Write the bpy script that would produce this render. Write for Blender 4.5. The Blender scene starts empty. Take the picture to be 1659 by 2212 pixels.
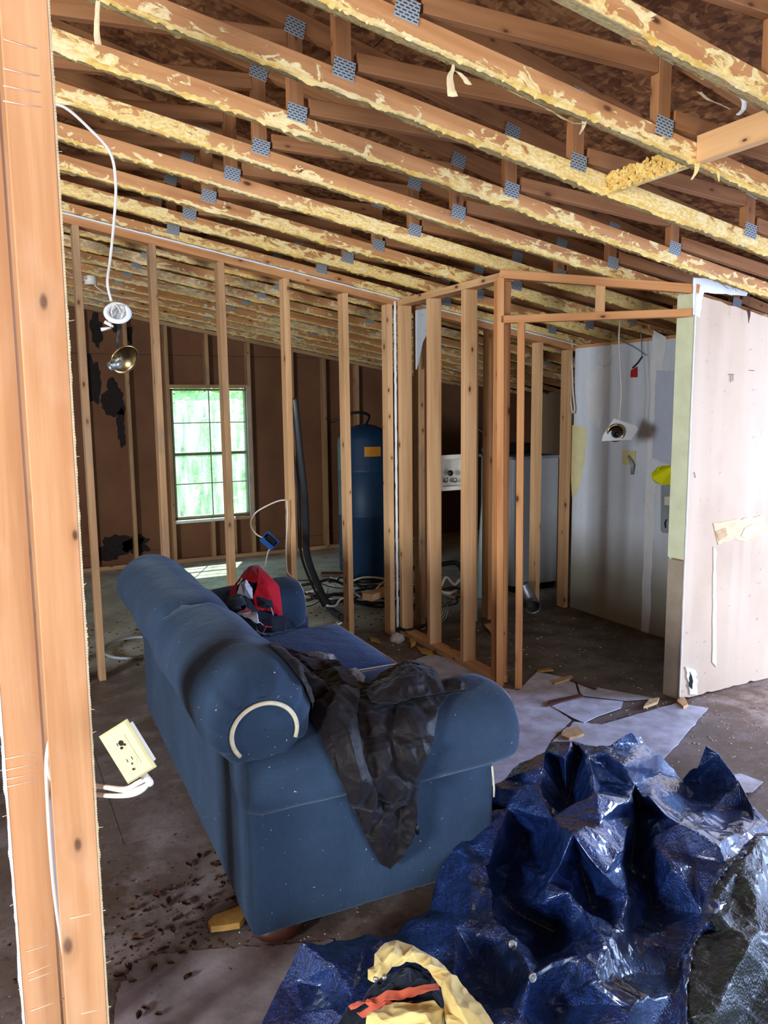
import bpy, bmesh, math, random
from mathutils import Vector, Matrix, noise
from mathutils.geometry import delaunay_2d_cdt
from mathutils.bvhtree import BVHTree
R = random.Random(7)
PI = math.pi
sc = bpy.context.scene
col = sc.collection

# ------------------------------------------------------------------ camera
F_PX, PITCH, ROLL, YAW = 1696.84, .1345, -.010757, .46905
CAM = Vector((0, 0, 1.6))
_f = Vector((math.sin(YAW)*math.cos(PITCH), math.cos(YAW)*math.cos(PITCH), -math.sin(PITCH)))
_r0 = Vector((math.cos(YAW), -math.sin(YAW), 0)); _u0 = _r0.cross(_f)
_r = _r0*math.cos(ROLL)+_u0*math.sin(ROLL); _u = -_r0*math.sin(ROLL)+_u0*math.cos(ROLL)
cd = bpy.data.cameras.new('camera'); cam = bpy.data.objects.new('camera', cd); col.objects.link(cam)
cd.sensor_fit = 'VERTICAL'; cd.sensor_height = 36; cd.lens = F_PX/2212*36
cd.clip_start = .05; cd.clip_end = 200
cam.matrix_world = Matrix.Translation(CAM) @ Matrix(((_r.x, _u.x, -_f.x), (_r.y, _u.y, -_f.y), (_r.z, _u.z, -_f.z))).to_4x4()
sc.camera = cam

# ------------------------------------------------------------------ sky, sun, daylight through the openings, exposure
sc.view_settings.view_transform = 'Standard'; sc.view_settings.look = 'None'
sc.view_settings.gamma = 1; sc.view_settings.use_curve_mapping = False
sc.view_settings.exposure = 0.16
w = bpy.data.worlds.new('sky'); sc.world = w; w.use_nodes = True
_nt = w.node_tree
_bg = _nt.nodes['Background']; _bg.inputs['Strength'].default_value = 4.6
_bg.inputs['Color'].default_value = (.62, .80, 1, 1)
sd = bpy.data.lights.new('sun', 'SUN'); sd.energy = 12; sd.angle = .01; sd.color = (1, .93, .8)
so = bpy.data.objects.new('sun', sd); col.objects.link(so)
so.rotation_euler = Vector((.33, .66, 1.25)).to_track_quat('Z', 'Y').to_euler()

def area(name, loc, aim, sx, sy, power, color):
    l = bpy.data.lights.new(name, 'AREA'); l.shape = 'RECTANGLE'; l.size = sx; l.size_y = sy; l.energy = power; l.color = color
    o = bpy.data.objects.new(name, l); col.objects.link(o); o.location = loc
    d = Vector(aim)-Vector(loc); o.rotation_euler = (-d).to_track_quat('Z', 'Y').to_euler()
area('daylight_left_window', (-4.52, -.40, 1.66), (3, 3.4, 1.5), 1.1, 1.0, 440, (.90, .95, 1))
area('daylight_patio_door', (1.3, -2.5, 1.25), (1.6, 3, .9), 2.3, 2.0, 76, (.84, .91, 1))
area('daylight_side_door', (6.15, 1.15, 1.05), (1.5, 1.7, .2), 1.2, 1.8, 330, (.50, .64, 1))

# ------------------------------------------------------------------ pixel helpers (photo pixel + a known plane -> a point of the room)
def ray(px, py): return _f+_r*((px-829.5)/F_PX)-_u*((py-1106)/F_PX)
def onz(px, py, z=0): d = ray(px, py); return CAM+d*((z-1.6)/d.z)
def ony(px, py, y): d = ray(px, py); return CAM+d*(y/d.y)
def onx(px, py, x): d = ray(px, py); return CAM+d*(x/d.x)
def dep(px, py, D): return CAM+ray(px, py)*D

# ------------------------------------------------------------------ materials
MATS = {}
class NT:
    def __init__(s, name):
        m = bpy.data.materials.new(name); m.use_nodes = True; s.m = m; s.t = m.node_tree; s.b = s.t.nodes['Principled BSDF']
    def n(s, typ, **kw):
        x = s.t.nodes.new('ShaderNode'+typ)
        for k, v in kw.items():
            if k in x.inputs: s.put(x.inputs[k], v)
            else: setattr(x, k, v)
        return x
    def put(s, inp, v):
        if hasattr(v, 'is_output') or isinstance(v, bpy.types.NodeSocket): s.t.links.new(v, inp)
        else: inp.default_value = v
    def math(s, op, a, b=0, c=0):
        x = s.n('Math', operation=op); s.put(x.inputs[0], a); s.put(x.inputs[1], b)
        if op in ('MULTIPLY_ADD', 'SMOOTH_MIN'): s.put(x.inputs[2], c)
        return x.outputs[0]
    def noise(s, vec, scale=5, detail=4, rough=.5, dist=0):
        x = s.n('TexNoise', Scale=scale, Detail=detail, Roughness=rough, Distortion=dist)
        if vec is not None: s.put(x.inputs['Vector'], vec)
        return x.outputs['Fac']
    def scale(s, vec, v, off=None):
        x = s.n('VectorMath', operation='MULTIPLY'); s.put(x.inputs[0], vec); x.inputs[1].default_value = v
        o = x.outputs[0]
        if off is not None:
            y = s.n('VectorMath', operation='ADD'); s.put(y.inputs[0], o); s.put(y.inputs[1], off); o = y.outputs[0]
        return o
    def ramp(s, fac, *st, interp='LINEAR'):
        x = s.n('ValToRGB'); s.put(x.inputs[0], fac); e = x.color_ramp.elements; x.color_ramp.interpolation = interp
        while len(e) < len(st): e.new(.5)
        for i, (p, c) in enumerate(st):
            e[i].position = p; e[i].color = (c, c, c, 1) if isinstance(c, (int, float)) else (*c, 1)
        return x.outputs[0]
    def mix(s, fac, a, b, mode='MIX'):
        x = s.n('Mix', data_type='RGBA', blend_type=mode); s.put(x.inputs[0], fac)
        for i, v in ((6, a), (7, b)):
            s.put(x.inputs[i], (*v, 1) if isinstance(v, tuple) and len(v) == 3 else v)
        return x.outputs[2]
    def bump(s, h, strength=.3, dist=.002):
        x = s.n('Bump', Strength=strength, Distance=dist); s.put(x.inputs['Height'], h); s.put(s.b.inputs['Normal'], x.outputs[0])
    def done(s, color=None, rough=.8, spec=.3, metal=0):
        if color is not None: s.put(s.b.inputs['Base Color'], (*color, 1) if isinstance(color, tuple) and len(color) == 3 else color)
        s.put(s.b.inputs['Roughness'], rough); s.put(s.b.inputs['Specular IOR Level'], spec); s.put(s.b.inputs['Metallic'], metal)
        return s.m
def rnd(t): return t.n('ObjectInfo').outputs['Random']
def lin(r, g, b): return tuple((c/255/12.92 if c/255 <= .04045 else ((c/255+.055)/1.055)**2.4) for c in (r, g, b))

def wood(name, light, dark, stain=0.0, staincol=(.1, .08, .06), knots=1):
    t = NT(name); uv = t.n('UVMap').outputs[0]; r = rnd(t)
    off = t.n('CombineXYZ'); t.put(off.inputs[0], t.math('MULTIPLY', r, 37.)); t.put(off.inputs[1], t.math('MULTIPLY', r, 11.3))
    o = off.outputs[0]
    g1 = t.noise(t.scale(uv, (1.3, 26, 1), o), 1, 3, .55, .4)
    g2 = t.noise(t.scale(uv, (6, 240, 1), o), 1, 2, .5)
    c = t.mix(t.ramp(g1, (.3, 0.), (.7, 1.)), dark, light)
    c = t.mix(t.math('MULTIPLY', g2, .25), c, tuple(v*.55 for v in dark))
    c = t.mix(t.ramp(t.noise(t.scale(uv, (1.1, 3, 1), o), 1, 2), (.35, 0.), (.75, .35)), c, tuple(min(1, v*1.25) for v in light))
    if knots:
        v = t.n('TexVoronoi', voronoi_dimensions='2D', feature='F1', Scale=1.0, Randomness=1.0); t.put(v.inputs['Vector'], t.scale(uv, (4.2, 9, 1), o))
        sep = t.n('SeparateColor'); t.put(sep.inputs[0], v.outputs['Color'])
        sel = t.math('GREATER_THAN', sep.outputs[0], .52)
        rad = t.math('MULTIPLY_ADD', sep.outputs[1], .08, .035)
        k = t.math('DIVIDE', v.outputs['Distance'], rad)
        kf = t.math('MULTIPLY', t.ramp(k, (.45, 1.), (1., 0.)), sel)
        halo = t.math('MULTIPLY', t.ramp(t.math('MULTIPLY', k, .4), (.3, .55), (1., 0.)), sel)
        c = t.mix(halo, c, tuple(v*.72 for v in dark)); c = t.mix(kf, c, (.10, .035, .012))
    if stain:
        c = t.mix(t.ramp(t.noise(t.scale(uv, (2.5, 6, 1), o), 1, 5, .6), (.5, 0.), (.68, stain)), c, staincol)
    t.bump(g2, .15, .001)
    return t.done(c, .72, .25)

M = MATS
M['stud'] = wood('stud_pine', lin(224, 182, 136), lin(198, 148, 100))
M['stud_grey'] = wood('aged_stud_pine', lin(190, 152, 112), lin(150, 112, 76), .5, lin(120, 105, 92))
M['post'] = wood('orange_pine', lin(222, 164, 110), lin(194, 126, 76))
M['near'] = wood('near_pine', lin(212, 160, 116), lin(188, 130, 86), .25, lin(225, 190, 160))
M['truss'] = wood('truss_pine', lin(210, 154, 104), lin(172, 112, 66), .35, lin(120, 78, 48))
M['web'] = wood('web_pine', lin(176, 124, 80), lin(138, 88, 52), .3, lin(96, 62, 40))

def simple(name, c, rough=.8, spec=.3, metal=0, var=.25, scale=12, bump=.0, c2=None):
    t = NT(name); oc = t.n('TexCoord').outputs['Object']
    n = t.noise(oc, scale, 5, .6)
    cc = t.mix(t.ramp(n, (.35, 0.), (.68, 1.)), c, c2 or tuple(v*(1-var) for v in c))
    if bump: t.bump(t.noise(oc, scale*8, 4, .6), bump, .004)
    return t.done(cc, rough, spec, metal)

def mat_osb():
    t = NT('osb_sheathing'); oc = t.n('TexCoord').outputs['Object']
    v1 = t.n('TexVoronoi', Scale=55, Randomness=1); t.put(v1.inputs['Vector'], t.scale(oc, (1, .45, 1)))
    v2 = t.n('TexVoronoi', Scale=42, Randomness=1); t.put(v2.inputs['Vector'], t.scale(oc, (.45, 1, 1)))
    s1 = t.n('SeparateColor'); t.put(s1.inputs[0], v1.outputs['Color']); s2 = t.n('SeparateColor'); t.put(s2.inputs[0], v2.outputs['Color'])
    a = t.math('MULTIPLY', t.math('ADD', s1.outputs[0], s2.outputs[1]), .5)
    c = t.ramp(a, (.15, lin(92, 58, 34)), (.5, lin(132, 88, 54)), (.85, lin(168, 122, 80)))
    c = t.mix(t.ramp(t.noise(oc, 1.3, 4, .6), (.4, 0.), (.7, .6)), c, lin(70, 42, 26))
    t.bump(a, .25, .003)
    return t.done(c, .8, .2)
M['osb'] = mat_osb()
def mat_chord(nm='crusted_chord_pine', th=.575, dull=1.0):
    m = wood(nm, lin(214, 158, 106), lin(178, 116, 68), .3, lin(120, 78, 48)); t = NT.__new__(NT); t.m = m; t.t = m.node_tree; t.b = t.t.nodes['Principled BSDF']
    base = t.b.inputs['Base Color'].links[0].from_socket
    uv = t.n('UVMap').outputs[0]; r = rnd(t); off = t.n('CombineXYZ'); t.put(off.inputs[0], t.math('MULTIPLY', r, 91.)); t.put(off.inputs[1], t.math('MULTIPLY', r, 23.)); o = off.outputs[0]
    sp = t.n('SeparateXYZ'); t.put(sp.inputs[0], uv); v = sp.outputs[1]
    up = t.math('MULTIPLY_ADD', v, 1/.06, -.62)           # 0 at the lower edge of the face, 1 at its upper edge
    big = t.noise(t.scale(uv, (1.0, .01, 1), o), 1, 2, .5); mid = t.noise(t.scale(uv, (11, 22, 1), o), 1, 3, .6, 1.2); fine = t.noise(t.scale(uv, (60, 110, 1), o), 1, 3, .6)
    a = t.math('ADD', t.math('MULTIPLY', big, 1.3), t.math('MULTIPLY', mid, 1.0)); a = t.math('ADD', a, t.math('MULTIPLY', fine, .22)); a = t.math('SUBTRACT', a, t.math('MULTIPLY', up, .17))
    face = t.math('MULTIPLY', t.ramp(t.math('MULTIPLY', a, .5), (th, 0.), (th+.02, 1.)), t.ramp(v, (.030, 0.), (.036, 1.))); face = t.math('MULTIPLY', face, t.ramp(v, (.098, 1.), (.102, 0.)))
    under = t.math('MULTIPLY', t.ramp(t.math('ADD', mid, t.math('MULTIPLY', fine, .2)), (.46, 0.), (.50, 1.)), t.ramp(v, (.034, 1.), (.037, 0.)))
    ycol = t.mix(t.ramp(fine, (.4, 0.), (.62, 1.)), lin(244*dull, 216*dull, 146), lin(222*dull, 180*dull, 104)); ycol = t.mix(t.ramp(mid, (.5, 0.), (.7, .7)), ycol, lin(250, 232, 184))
    ucol = t.mix(t.ramp(fine, (.4, 0.), (.62, 1.)), lin(182, 160, 112), lin(150, 134, 96))
    c = t.mix(face, base, ycol); c = t.mix(under, c, ucol); t.put(t.b.inputs['Base Color'], c)
    t.bump(t.math('ADD', t.math('MULTIPLY', t.math('ADD', face, under), .6), t.math('MULTIPLY', fine, .35)), .6, .004)
    return m
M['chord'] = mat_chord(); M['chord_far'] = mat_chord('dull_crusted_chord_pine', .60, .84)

def mat_residue(name, a, b, c3):
    t = NT(name); oc = t.n('TexCoord').outputs['Object']
    n = t.noise(oc, 26, 5, .65); n2 = t.noise(oc, 5, 3, .5)
    c = t.mix(t.ramp(n, (.38, 0.), (.62, 1.)), a, b); c = t.mix(t.ramp(n2, (.5, 0.), (.66, .8)), c, c3)
    t.bump(t.noise(oc, 160, 4, .7), .6, .004)
    return t.done(c, .95, .1)
M['residue'] = mat_residue('yellow_adhesive_residue', lin(246, 214, 136), lin(224, 182, 96), lin(250, 228, 176))
M['residue_dull'] = mat_residue('dull_drywall_paper_residue', lin(176, 154, 104), lin(150, 132, 92), lin(196, 168, 110))

def mat_plate():
    t = NT('galvanized_nail_plate'); oc = t.n('TexCoord').outputs['Object']
    br = t.n('TexBrick', Scale=1, offset=.5); t.put(br.inputs['Vector'], t.scale(t.n('UVMap').outputs[0], (90, 90, 1)))
    br.inputs['Mortar Size'].default_value = .26; br.inputs['Brick Width'].default_value = 1.6; br.inputs['Row Height'].default_value = .8
    br.inputs['Color1'].default_value = (.02, .02, .02, 1); br.inputs['Color2'].default_value = (.04, .04, .04, 1); br.inputs['Mortar'].default_value = (*lin(176, 184, 190), 1)
    return t.done(br.outputs[0], .5, .5, .35)
M['plate'] = mat_plate()
M['brace'] = wood('bracing_pine', lin(226, 180, 128), lin(198, 146, 96))

def mat_floor():
    t = NT('dirty_subfloor'); g = t.n('NewGeometry').outputs['Position']
    n1 = t.noise(g, 1.1, 5, .62); n2 = t.noise(g, 5, 6, .65); n3 = t.noise(g, 34, 4, .7)
    c = t.mix(t.ramp(n1, (.38, 0.), (.62, 1.)), lin(118, 106, 102), lin(84, 68, 58))
    c = t.mix(t.ramp(n2, (.48, 0.), (.72, .8)), c, lin(150, 140, 142))
    # pale vinyl left beyond the framed wall, brown dirt in the closet
    sp = t.n('SeparateXYZ'); t.put(sp.inputs[0], g)
    far = t.ramp(t.math('ADD', sp.outputs[1], t.math('MULTIPLY', n2, .4)), (5.15/10, 0.), (5.35/10, 1.))
    yy = t.math('MULTIPLY', t.math('ADD', sp.outputs[1], t.math('MULTIPLY', n2, .5)), .1)
    far = t.ramp(yy, (.515, 0.), (.545, 1.))
    c = t.mix(far, c, t.mix(t.ramp(n2, (.35, 0.), (.7, 1.)), lin(214, 216, 208), lin(158, 156, 146)))
    xx = t.math('MULTIPLY', t.math('ADD', sp.outputs[0], t.math('MULTIPLY', n2, .3)), .1)
    right = t.math('MULTIPLY', t.ramp(xx, (.33, 0.), (.37, 1.)), t.ramp(yy, (.30, 1.), (.33, 0.)))
    c = t.mix(right, c, t.mix(t.ramp(n2, (.42, 0.), (.6, 1.)), lin(98, 70, 56), lin(176, 156, 148)))
    clos = t.math('MULTIPLY', t.ramp(xx, (.268, 0.), (.272, 1.)), t.math('MULTIPLY', t.ramp(yy, (.335, 0.), (.345, 1.)), t.ramp(yy, (.515, 1.), (.545, 0.))))
    c = t.mix(clos, c, t.mix(t.ramp(n2, (.35, 0.), (.65, 1.)), lin(108, 94, 78), lin(66, 56, 46)))
    d = t.ramp(n3, (.56, 0.), (.66, .5)); c = t.mix(d, c, lin(60, 44, 34))
    c = t.mix(t.ramp(t.noise(g, 60, 3, .6), (.66, 0.), (.72, .7)), c, lin(190, 180, 176))
    t.bump(n3, .3, .004)
    return t.done(c, t.ramp(n2, (.3, .38), (.7, .62)), .5)
M['floor'] = mat_floor()
M['vinyl'] = simple('pale_vinyl', lin(206, 212, 236), .35, .5, var=.3, scale=9, bump=.2, c2=lin(160, 158, 172))
M['vinyl_lit_dirty'] = simple('dirty_vinyl_painted_light', lin(148, 138, 142), .5, .4, var=.4, scale=7, bump=.2, c2=lin(104, 94, 94))
M['void'] = simple('dark_crawl_space', lin(40, 34, 30), .9)

def mat_drywall(name, base, dirt, streak, low=None):
    t = NT(name); oc = t.n('TexCoord').outputs['Object']
    n = t.noise(oc, 2.2, 5, .6); s = t.noise(t.scale(oc, (7, 7, .5)), 1, 3, .5)
    c = t.mix(t.ramp(n, (.42, 0.), (.7, .6)), base, dirt)
    c = t.mix(t.ramp(s, (.48, 0.), (.66, .75)), c, streak)
    c = t.mix(t.ramp(t.noise(oc, 28, 3, .6), (.66, 0.), (.73, .5)), c, tuple(v*.6 for v in dirt))
    if low: 
        sp = t.n('SeparateXYZ'); t.put(sp.inputs[0], oc)
        c = t.mix(t.ramp(t.math('ADD', sp.outputs[2], t.math('MULTIPLY', n, .5)), (.55, .85), (.95, 0.)), c, low)
    t.bump(t.noise(oc, 90, 3, .5), .12, .002)
    return t.done(c, .75, .3)
M['dry_white'] = mat_drywall('white_painted_drywall', lin(212, 222, 232), lin(192, 200, 206), lin(224, 234, 244), lin(158, 156, 136))  # last colour paints the sofa's shade on the lower wall
M['dry_tan'] = mat_drywall('tan_drywall_paper', lin(200, 176, 150), lin(176, 150, 124), lin(208, 186, 162))
M['dry_edge'] = simple('pale_yellow_green_board', lin(226, 230, 192), .8, .2, var=.15, scale=8)
M['dry_edge_low'] = simple('bare_brown_board', lin(176, 160, 140), .8, .2, var=.2, scale=8)
M['joint'] = simple('white_joint_compound', lin(232, 236, 240), .8, .2, var=.08, scale=14, bump=.2)
M['bluegrey'] = simple('pale_blue_paint', lin(196, 206, 226), .7, .3, var=.06)
M['yellowpaint'] = simple('pale_yellow_paint', lin(232, 226, 176), .7, .3, var=.1)
M['fiber'] = simple('brown_fiberboard', lin(122, 84, 60), .85, .2, var=.25, scale=3, bump=.15)
M['mold'] = simple('black_mold', lin(48, 42, 40), .9, .1, var=.3, scale=30)
M['paper'] = simple('torn_drywall_paper', lin(222, 200, 160), .9, .1, var=.25, scale=30)
M['white'] = simple('off_white_plastic', lin(226, 220, 208), .45, .4, var=.08)
M['ivory'] = simple('ivory_plastic', lin(216, 206, 150), .4, .5, var=.1, scale=40)
M['cable'] = simple('white_cable_sheath', lin(228, 218, 208), .5, .4, var=.1)
M['black'] = simple('black_plastic', lin(26, 26, 28), .45, .4)
M['hose'] = simple('black_hose', lin(46, 50, 54), .4, .5)
M['brass'] = simple('polished_brass', lin(190, 166, 116), .25, .5, 1, var=.2)
M['steel'] = simple('dull_steel', lin(160, 164, 168), .4, .5, .8)
M['bluebox'] = simple('blue_outlet_box', lin(40, 104, 186), .5, .4)
M['tank'] = simple('blue_tank_paint', lin(26, 62, 96), .5, .4, var=.2, scale=4)
M['orange'] = simple('orange_label', lin(222, 150, 40), .6)
M['red'] = simple('red_tag', lin(176, 34, 34), .6)
M['yellowbag'] = simple('yellow_film', lin(232, 232, 20), .35, .5, var=.1)
M['grey'] = simple('grey_panel_paint', lin(158, 168, 178), .45, .5, .1)
M['appliance'] = simple('white_enamel', lin(190, 194, 200), .4, .5, var=.06)
M['pipe'] = simple('pale_green_pvc', lin(170, 188, 184), .4, .5, var=.15)
M['brown'] = simple('dark_stained_foot', lin(84, 40, 30), .4, .5)
M['leaf'] = simple('dead_leaf', lin(74, 50, 38), .85, .1, var=.4, scale=60)
M['chip'] = simple('pale_wood_chip', lin(206, 174, 132), .85, .1, var=.3, scale=40)
M['debris'] = simple('plaster_crumbs', lin(196, 186, 176), .9, .1, var=.3, scale=60)
M['nest'] = simple('dry_nest_fibre', lin(120, 104, 76), .95, .05, var=.4, scale=60)
M['siding'] = simple('plain_interior_board', lin(170, 146, 120), .85, .2, var=.15, scale=2)

# ------------------------------------------------------------------ mesh helpers
class MB:
    def __init__(s): s.v = []; s.f = []; s.uv = []; s.smooth = []; s.mi = []
    def face(s, idx, uvs=None, smooth=False, mi=0):
        s.f.append(tuple(idx)); s.uv.append(uvs or [(0, 0)]*len(idx)); s.smooth.append(smooth); s.mi.append(mi)
    def board(s, p0, p1, w, h, up=(0, 0, 1), ch=.002, mi=0):
        """timber from p0 to p1 (axis through its centre); w across, h along 'up'; edges eased"""
        p0 = Vector(p0); p1 = Vector(p1); a = (p1-p0); L = a.length; a = a/L
        up = Vector(up); side = a.cross(up).normalized(); up = side.cross(a).normalized()
        c = min(ch, w*.2, h*.2); hw, hh = w/2, h/2
        prof = [(-hw+c, -hh), (hw-c, -hh), (hw, -hh+c), (hw, hh-c), (hw-c, hh), (-hw+c, hh), (-hw, hh-c), (-hw, -hh+c)]
        b = len(s.v); per = [0]
        for i in range(8):
            q = prof[i]; r = prof[(i+1) % 8]; per.append(per[-1]+math.hypot(q[0]-r[0], q[1]-r[1]))
        for p in (p0, p1):
            for x, y in prof: s.v.append(p+side*x+up*y)
        for i in range(8):
            j = (i+1) % 8
            s.face((b+i, b+j, b+8+j, b+8+i), [(0, per[i]), (0, per[i+1]), (L, per[i+1]), (L, per[i])], mi=mi)
        s.face([b+i for i in range(7, -1, -1)], [(prof[i][0]*.2, prof[i][1]) for i in range(7, -1, -1)], mi=mi)
        s.face([b+8+i for i in range(8)], [(prof[i][0]*.2, prof[i][1]) for i in range(8)], mi=mi)
        return s
    def box(s, lo, hi, ch=.002, mi=0):
        lo = Vector(lo); hi = Vector(hi); d = hi-lo; c = (lo+hi)/2
        ax = max(range(3), key=lambda i: d[i]); e = Vector((0, 0, 0)); e[ax] = d[ax]/2
        if ax == 2: return s.board(c-e, c+e, d.x, d.y, (0, 1, 0), ch, mi)
        return s.board(c-e, c+e, d.y if ax == 0 else d.x, d.z, (0, 0, 1), ch, mi)
    def tube(s, pts, r, n=8, caps=True, mi=0):
        pts = [Vector(p) for p in pts]; b = len(s.v); prev = None
        rr = r if isinstance(r, (list, tuple)) else [r]*len(pts)
        for i, p in enumerate(pts):
            d = (pts[min(i+1, len(pts)-1)]-pts[max(i-1, 0)])
            d = d.normalized() if d.length > 1e-9 else Vector((0, 0, 1))
            if prev is None:
                x = d.orthogonal().normalized()
            else:
                x = (prev-d*prev.dot(d)); x = x.normalized() if x.length > 1e-6 else d.orthogonal().normalized()
            prev = x; y = d.cross(x)
            for k in range(n):
                t = 2*PI*k/n; s.v.append(p+(x*math.cos(t)+y*math.sin(t))*rr[i])
        for i in range(len(pts)-1):
            for k in range(n):
                j = (k+1) % n; s.face((b+i*n+k, b+i*n+j, b+(i+1)*n+j, b+(i+1)*n+k), smooth=True, mi=mi)
        if caps:
            s.face([b+k for k in range(n-1, -1, -1)], mi=mi); e = b+(len(pts)-1)*n; s.face([e+k for k in range(n)], mi=mi)
        return s
    def lathe(s, prof, mat, n=24, mi=0):
        b = len(s.v)
        for r, z in prof:
            for k in range(n):
                t = 2*PI*k/n; s.v.append(mat @ Vector((r*math.cos(t), r*math.sin(t), z)))
        for i in range(len(prof)-1):
            for k in range(n):
                j = (k+1) % n; s.face((b+i*n+k, b+i*n+j, b+(i+1)*n+j, b+(i+1)*n+k), smooth=True, mi=mi)
        for i, rev in ((0, True), (len(prof)-1, False)):
            if prof[i][0] > 1e-4:
                s.face([b+i*n+k for k in (range(n-1, -1, -1) if rev else range(n))], mi=mi)
        return s
    def prism(s, poly, nrm, t, mi=0):
        """flat polygon (3-D points) given a thickness t along nrm"""
        nrm = Vector(nrm).normalized(); b = len(s.v); n = len(poly); P = [Vector(p) for p in poly]
        ar = Vector((0, 0, 0))
        for i in range(n): ar += P[i].cross(P[(i+1) % n])
        if ar.dot(nrm) < 0: P.reverse()
        s.v += P; s.v += [p+nrm*t for p in P]
        uvs = [(p.x+p.z, p.y) for p in P]
        s.face([b+i for i in range(n-1, -1, -1)], uvs[::-1], mi=mi); s.face([b+n+i for i in range(n)], uvs, mi=mi)
        for i in range(n):
            j = (i+1) % n; s.face((b+i, b+j, b+n+j, b+n+i), mi=mi)
        return s
    def build(s, name, mat, parent=None, loc=None):
        me = bpy.data.meshes.new(name)
        if loc is None: loc = Vector((0, 0, 0))
        loc = Vector(loc); me.from_pydata([Vector(v)-loc for v in s.v], [], s.f)
        ul = me.uv_layers.new(name='UVMap'); k = 0; data = []
        for u in s.uv:
            for a in u: data += [a[0], a[1]]
        ul.data.foreach_set('uv', data)
        me.polygons.foreach_set('use_smooth', s.smooth)
        ms = mat if isinstance(mat, (list, tuple)) else [mat]
        for m in ms: me.materials.append(m)
        if len(ms) > 1: me.polygons.foreach_set('material_index', s.mi)
        me.update()
        return link(name, me, parent, loc)
def link(name, me, parent=None, loc=(0, 0, 0)):
    o = bpy.data.objects.new(name, me); col.objects.link(o)
    loc = Vector(loc)
    if parent is not None:
        o.parent = parent; q = parent
        while q is not None: loc = loc-q.location; q = q.parent
    o.location = loc
    return o
def empty(name, loc=(0, 0, 0)):
    o = bpy.data.objects.new(name, None); o.empty_display_size = .1; col.objects.link(o); o.location = loc; return o
def tag(o, label=None, cat=None, group=None, kind=None):
    if label: o['label'] = label
    if cat: o['category'] = cat
    if group: o['group'] = group
    if kind: o['kind'] = kind
    return o
def struct(name, loc=(0, 0, 0), label=None):
    o = empty(name, loc); o['kind'] = 'structure'
    if label: o['label'] = label
    return o
def curve(pts, n=8):
    """smooth path through points (Catmull-Rom)"""
    P = [Vector(p) for p in pts]; P = [P[0]*2-P[1]]+P+[P[-1]*2-P[-2]]; out = []
    for i in range(1, len(P)-2):
        for k in range(n):
            t = k/n; a, b, c, d = P[i-1:i+3]
            out.append(.5*((2*b)+(c-a)*t+(2*a-5*b+4*c-d)*t*t+(3*b-a-3*c+d)*t**3))
    out.append(P[-2]); return out
def nz(x, y, z=0): return noise.noise(Vector((x, y, z)))

# ================================================================== STRUCTURE
S = .4064
PY = 4.81
def zc(x): return 2.746-.1713*x          # underside of the truss chords
def zt(x): return 3.16-.235*x            # underside of the upper chords

# ---- floor: sheets of subfloor on dark ground
floor = struct('floor', (0, 0, 0), 'dirty stripped subfloor of the gutted house')
MB().box((-4.8, -2.8, -.30), (6.6, 8.4, -.26)).build('crawl_space_ground', M['void'], floor)
ys = [-2.8, -.79, .43, 1.65, 2.87, 4.09, 5.31, 6.53, 8.3]
for r_ in range(len(ys)-1):
    y0, y1 = ys[r_], ys[r_+1]
    x = -4.52-(1.22 if r_ % 2 else 0)
    while x < 6.5:
        xa, xb = max(x, -4.7), min(x+2.44, 6.5)
        if xb-xa > .05:
            g = .0012; poly = []
            def edge(xs, xe, y, s_):
                if abs(y-2.87) < .01 and xs < 3.25 and xe > 2.35 or abs(y-2.87) < .01 and xe < 3.25 and xs > 2.35:
                    n = 60; out = []
                    for i in range(n+1):
                        xx = xs+(xe-xs)*i/n
                        a = max(0, 1-abs((xx-2.85)/.42)**3) if s_ < 0 else 0
                        out.append((xx, y+s_*g+(-1 if s_ < 0 else 1)*a*(.035+.05*abs(nz(xx*14, y, 3))+.02*nz(xx*50, 2)), 0))
                    return out
                return [(xs, y+s_*g, 0), (xe, y+s_*g, 0)]
            if y0 == 2.87: bot = [(p[0], p[1]+max(0, 1-abs((p[0]-2.85)/.45)**3)*(.02+.04*abs(nz(p[0]*17, 9))), 0) for p in [(xa+g+(xb-xa-2*g)*i/60, y0+g, 0) for i in range(61)]]
            else: bot = [(xa+g, y0+g, 0), (xb-g, y0+g, 0)]
            if y1 == 2.87: top = edge(xb-g, xa+g, y1, -1)
            else: top = [(xb-g, y1-g, 0), (xa+g, y1-g, 0)]
            dz = R.uniform(-.0015, .0)
            MB().prism([(p[0], p[1], -.02+dz) for p in bot+top], (0, 0, 1), .02).build('subfloor_panel', M['floor'], floor)
        x += 2.44
for x in (-3.6, -2.4, -1.2, .0, 1.2, 2.4, 3.6, 4.8):
    MB().board((x, -2.7, -.15), (x, 8.2, -.15), .038, .235).build('floor_joist', M['stud_grey'], floor)

# ---- roof sheathing
ceil = struct('ceiling', (0, 0, 0), 'brown roof sheathing panels above the open trusses')
x = -4.62-.1
while x < 6.4:
    for j in range(5):
        y0 = -2.8+j*2.44-(1.22 if int((x+4.8)/1.22) % 2 else 0)
        y1 = min(y0+2.435, 8.3); y0 = max(y0, -2.8)
        if y1-y0 < .1: continue
        x1 = x+1.215
        P = [(x, y0, zt(x)+.066), (x1, y0, zt(x1)+.066), (x1, y1, zt(x1)+.066), (x, y1, zt(x)+.066)]
        MB().prism(P, (.23, 0, 1), .012).build('sheathing_panel', M['osb'], ceil)
    x += 1.22

P = [(-4.8, -2.85, zt(-4.8)+.085), (6.6, -2.85, zt(6.6)+.085), (6.6, 8.4, zt(6.6)+.085), (-4.8, 8.4, zt(-4.8)+.085)]
MB().prism(P, (.23, 0, 1), .01).build('light_leak_cover', M['void'], ceil)  # unseen board added to stop sun leaking between the sheathing panels
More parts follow.
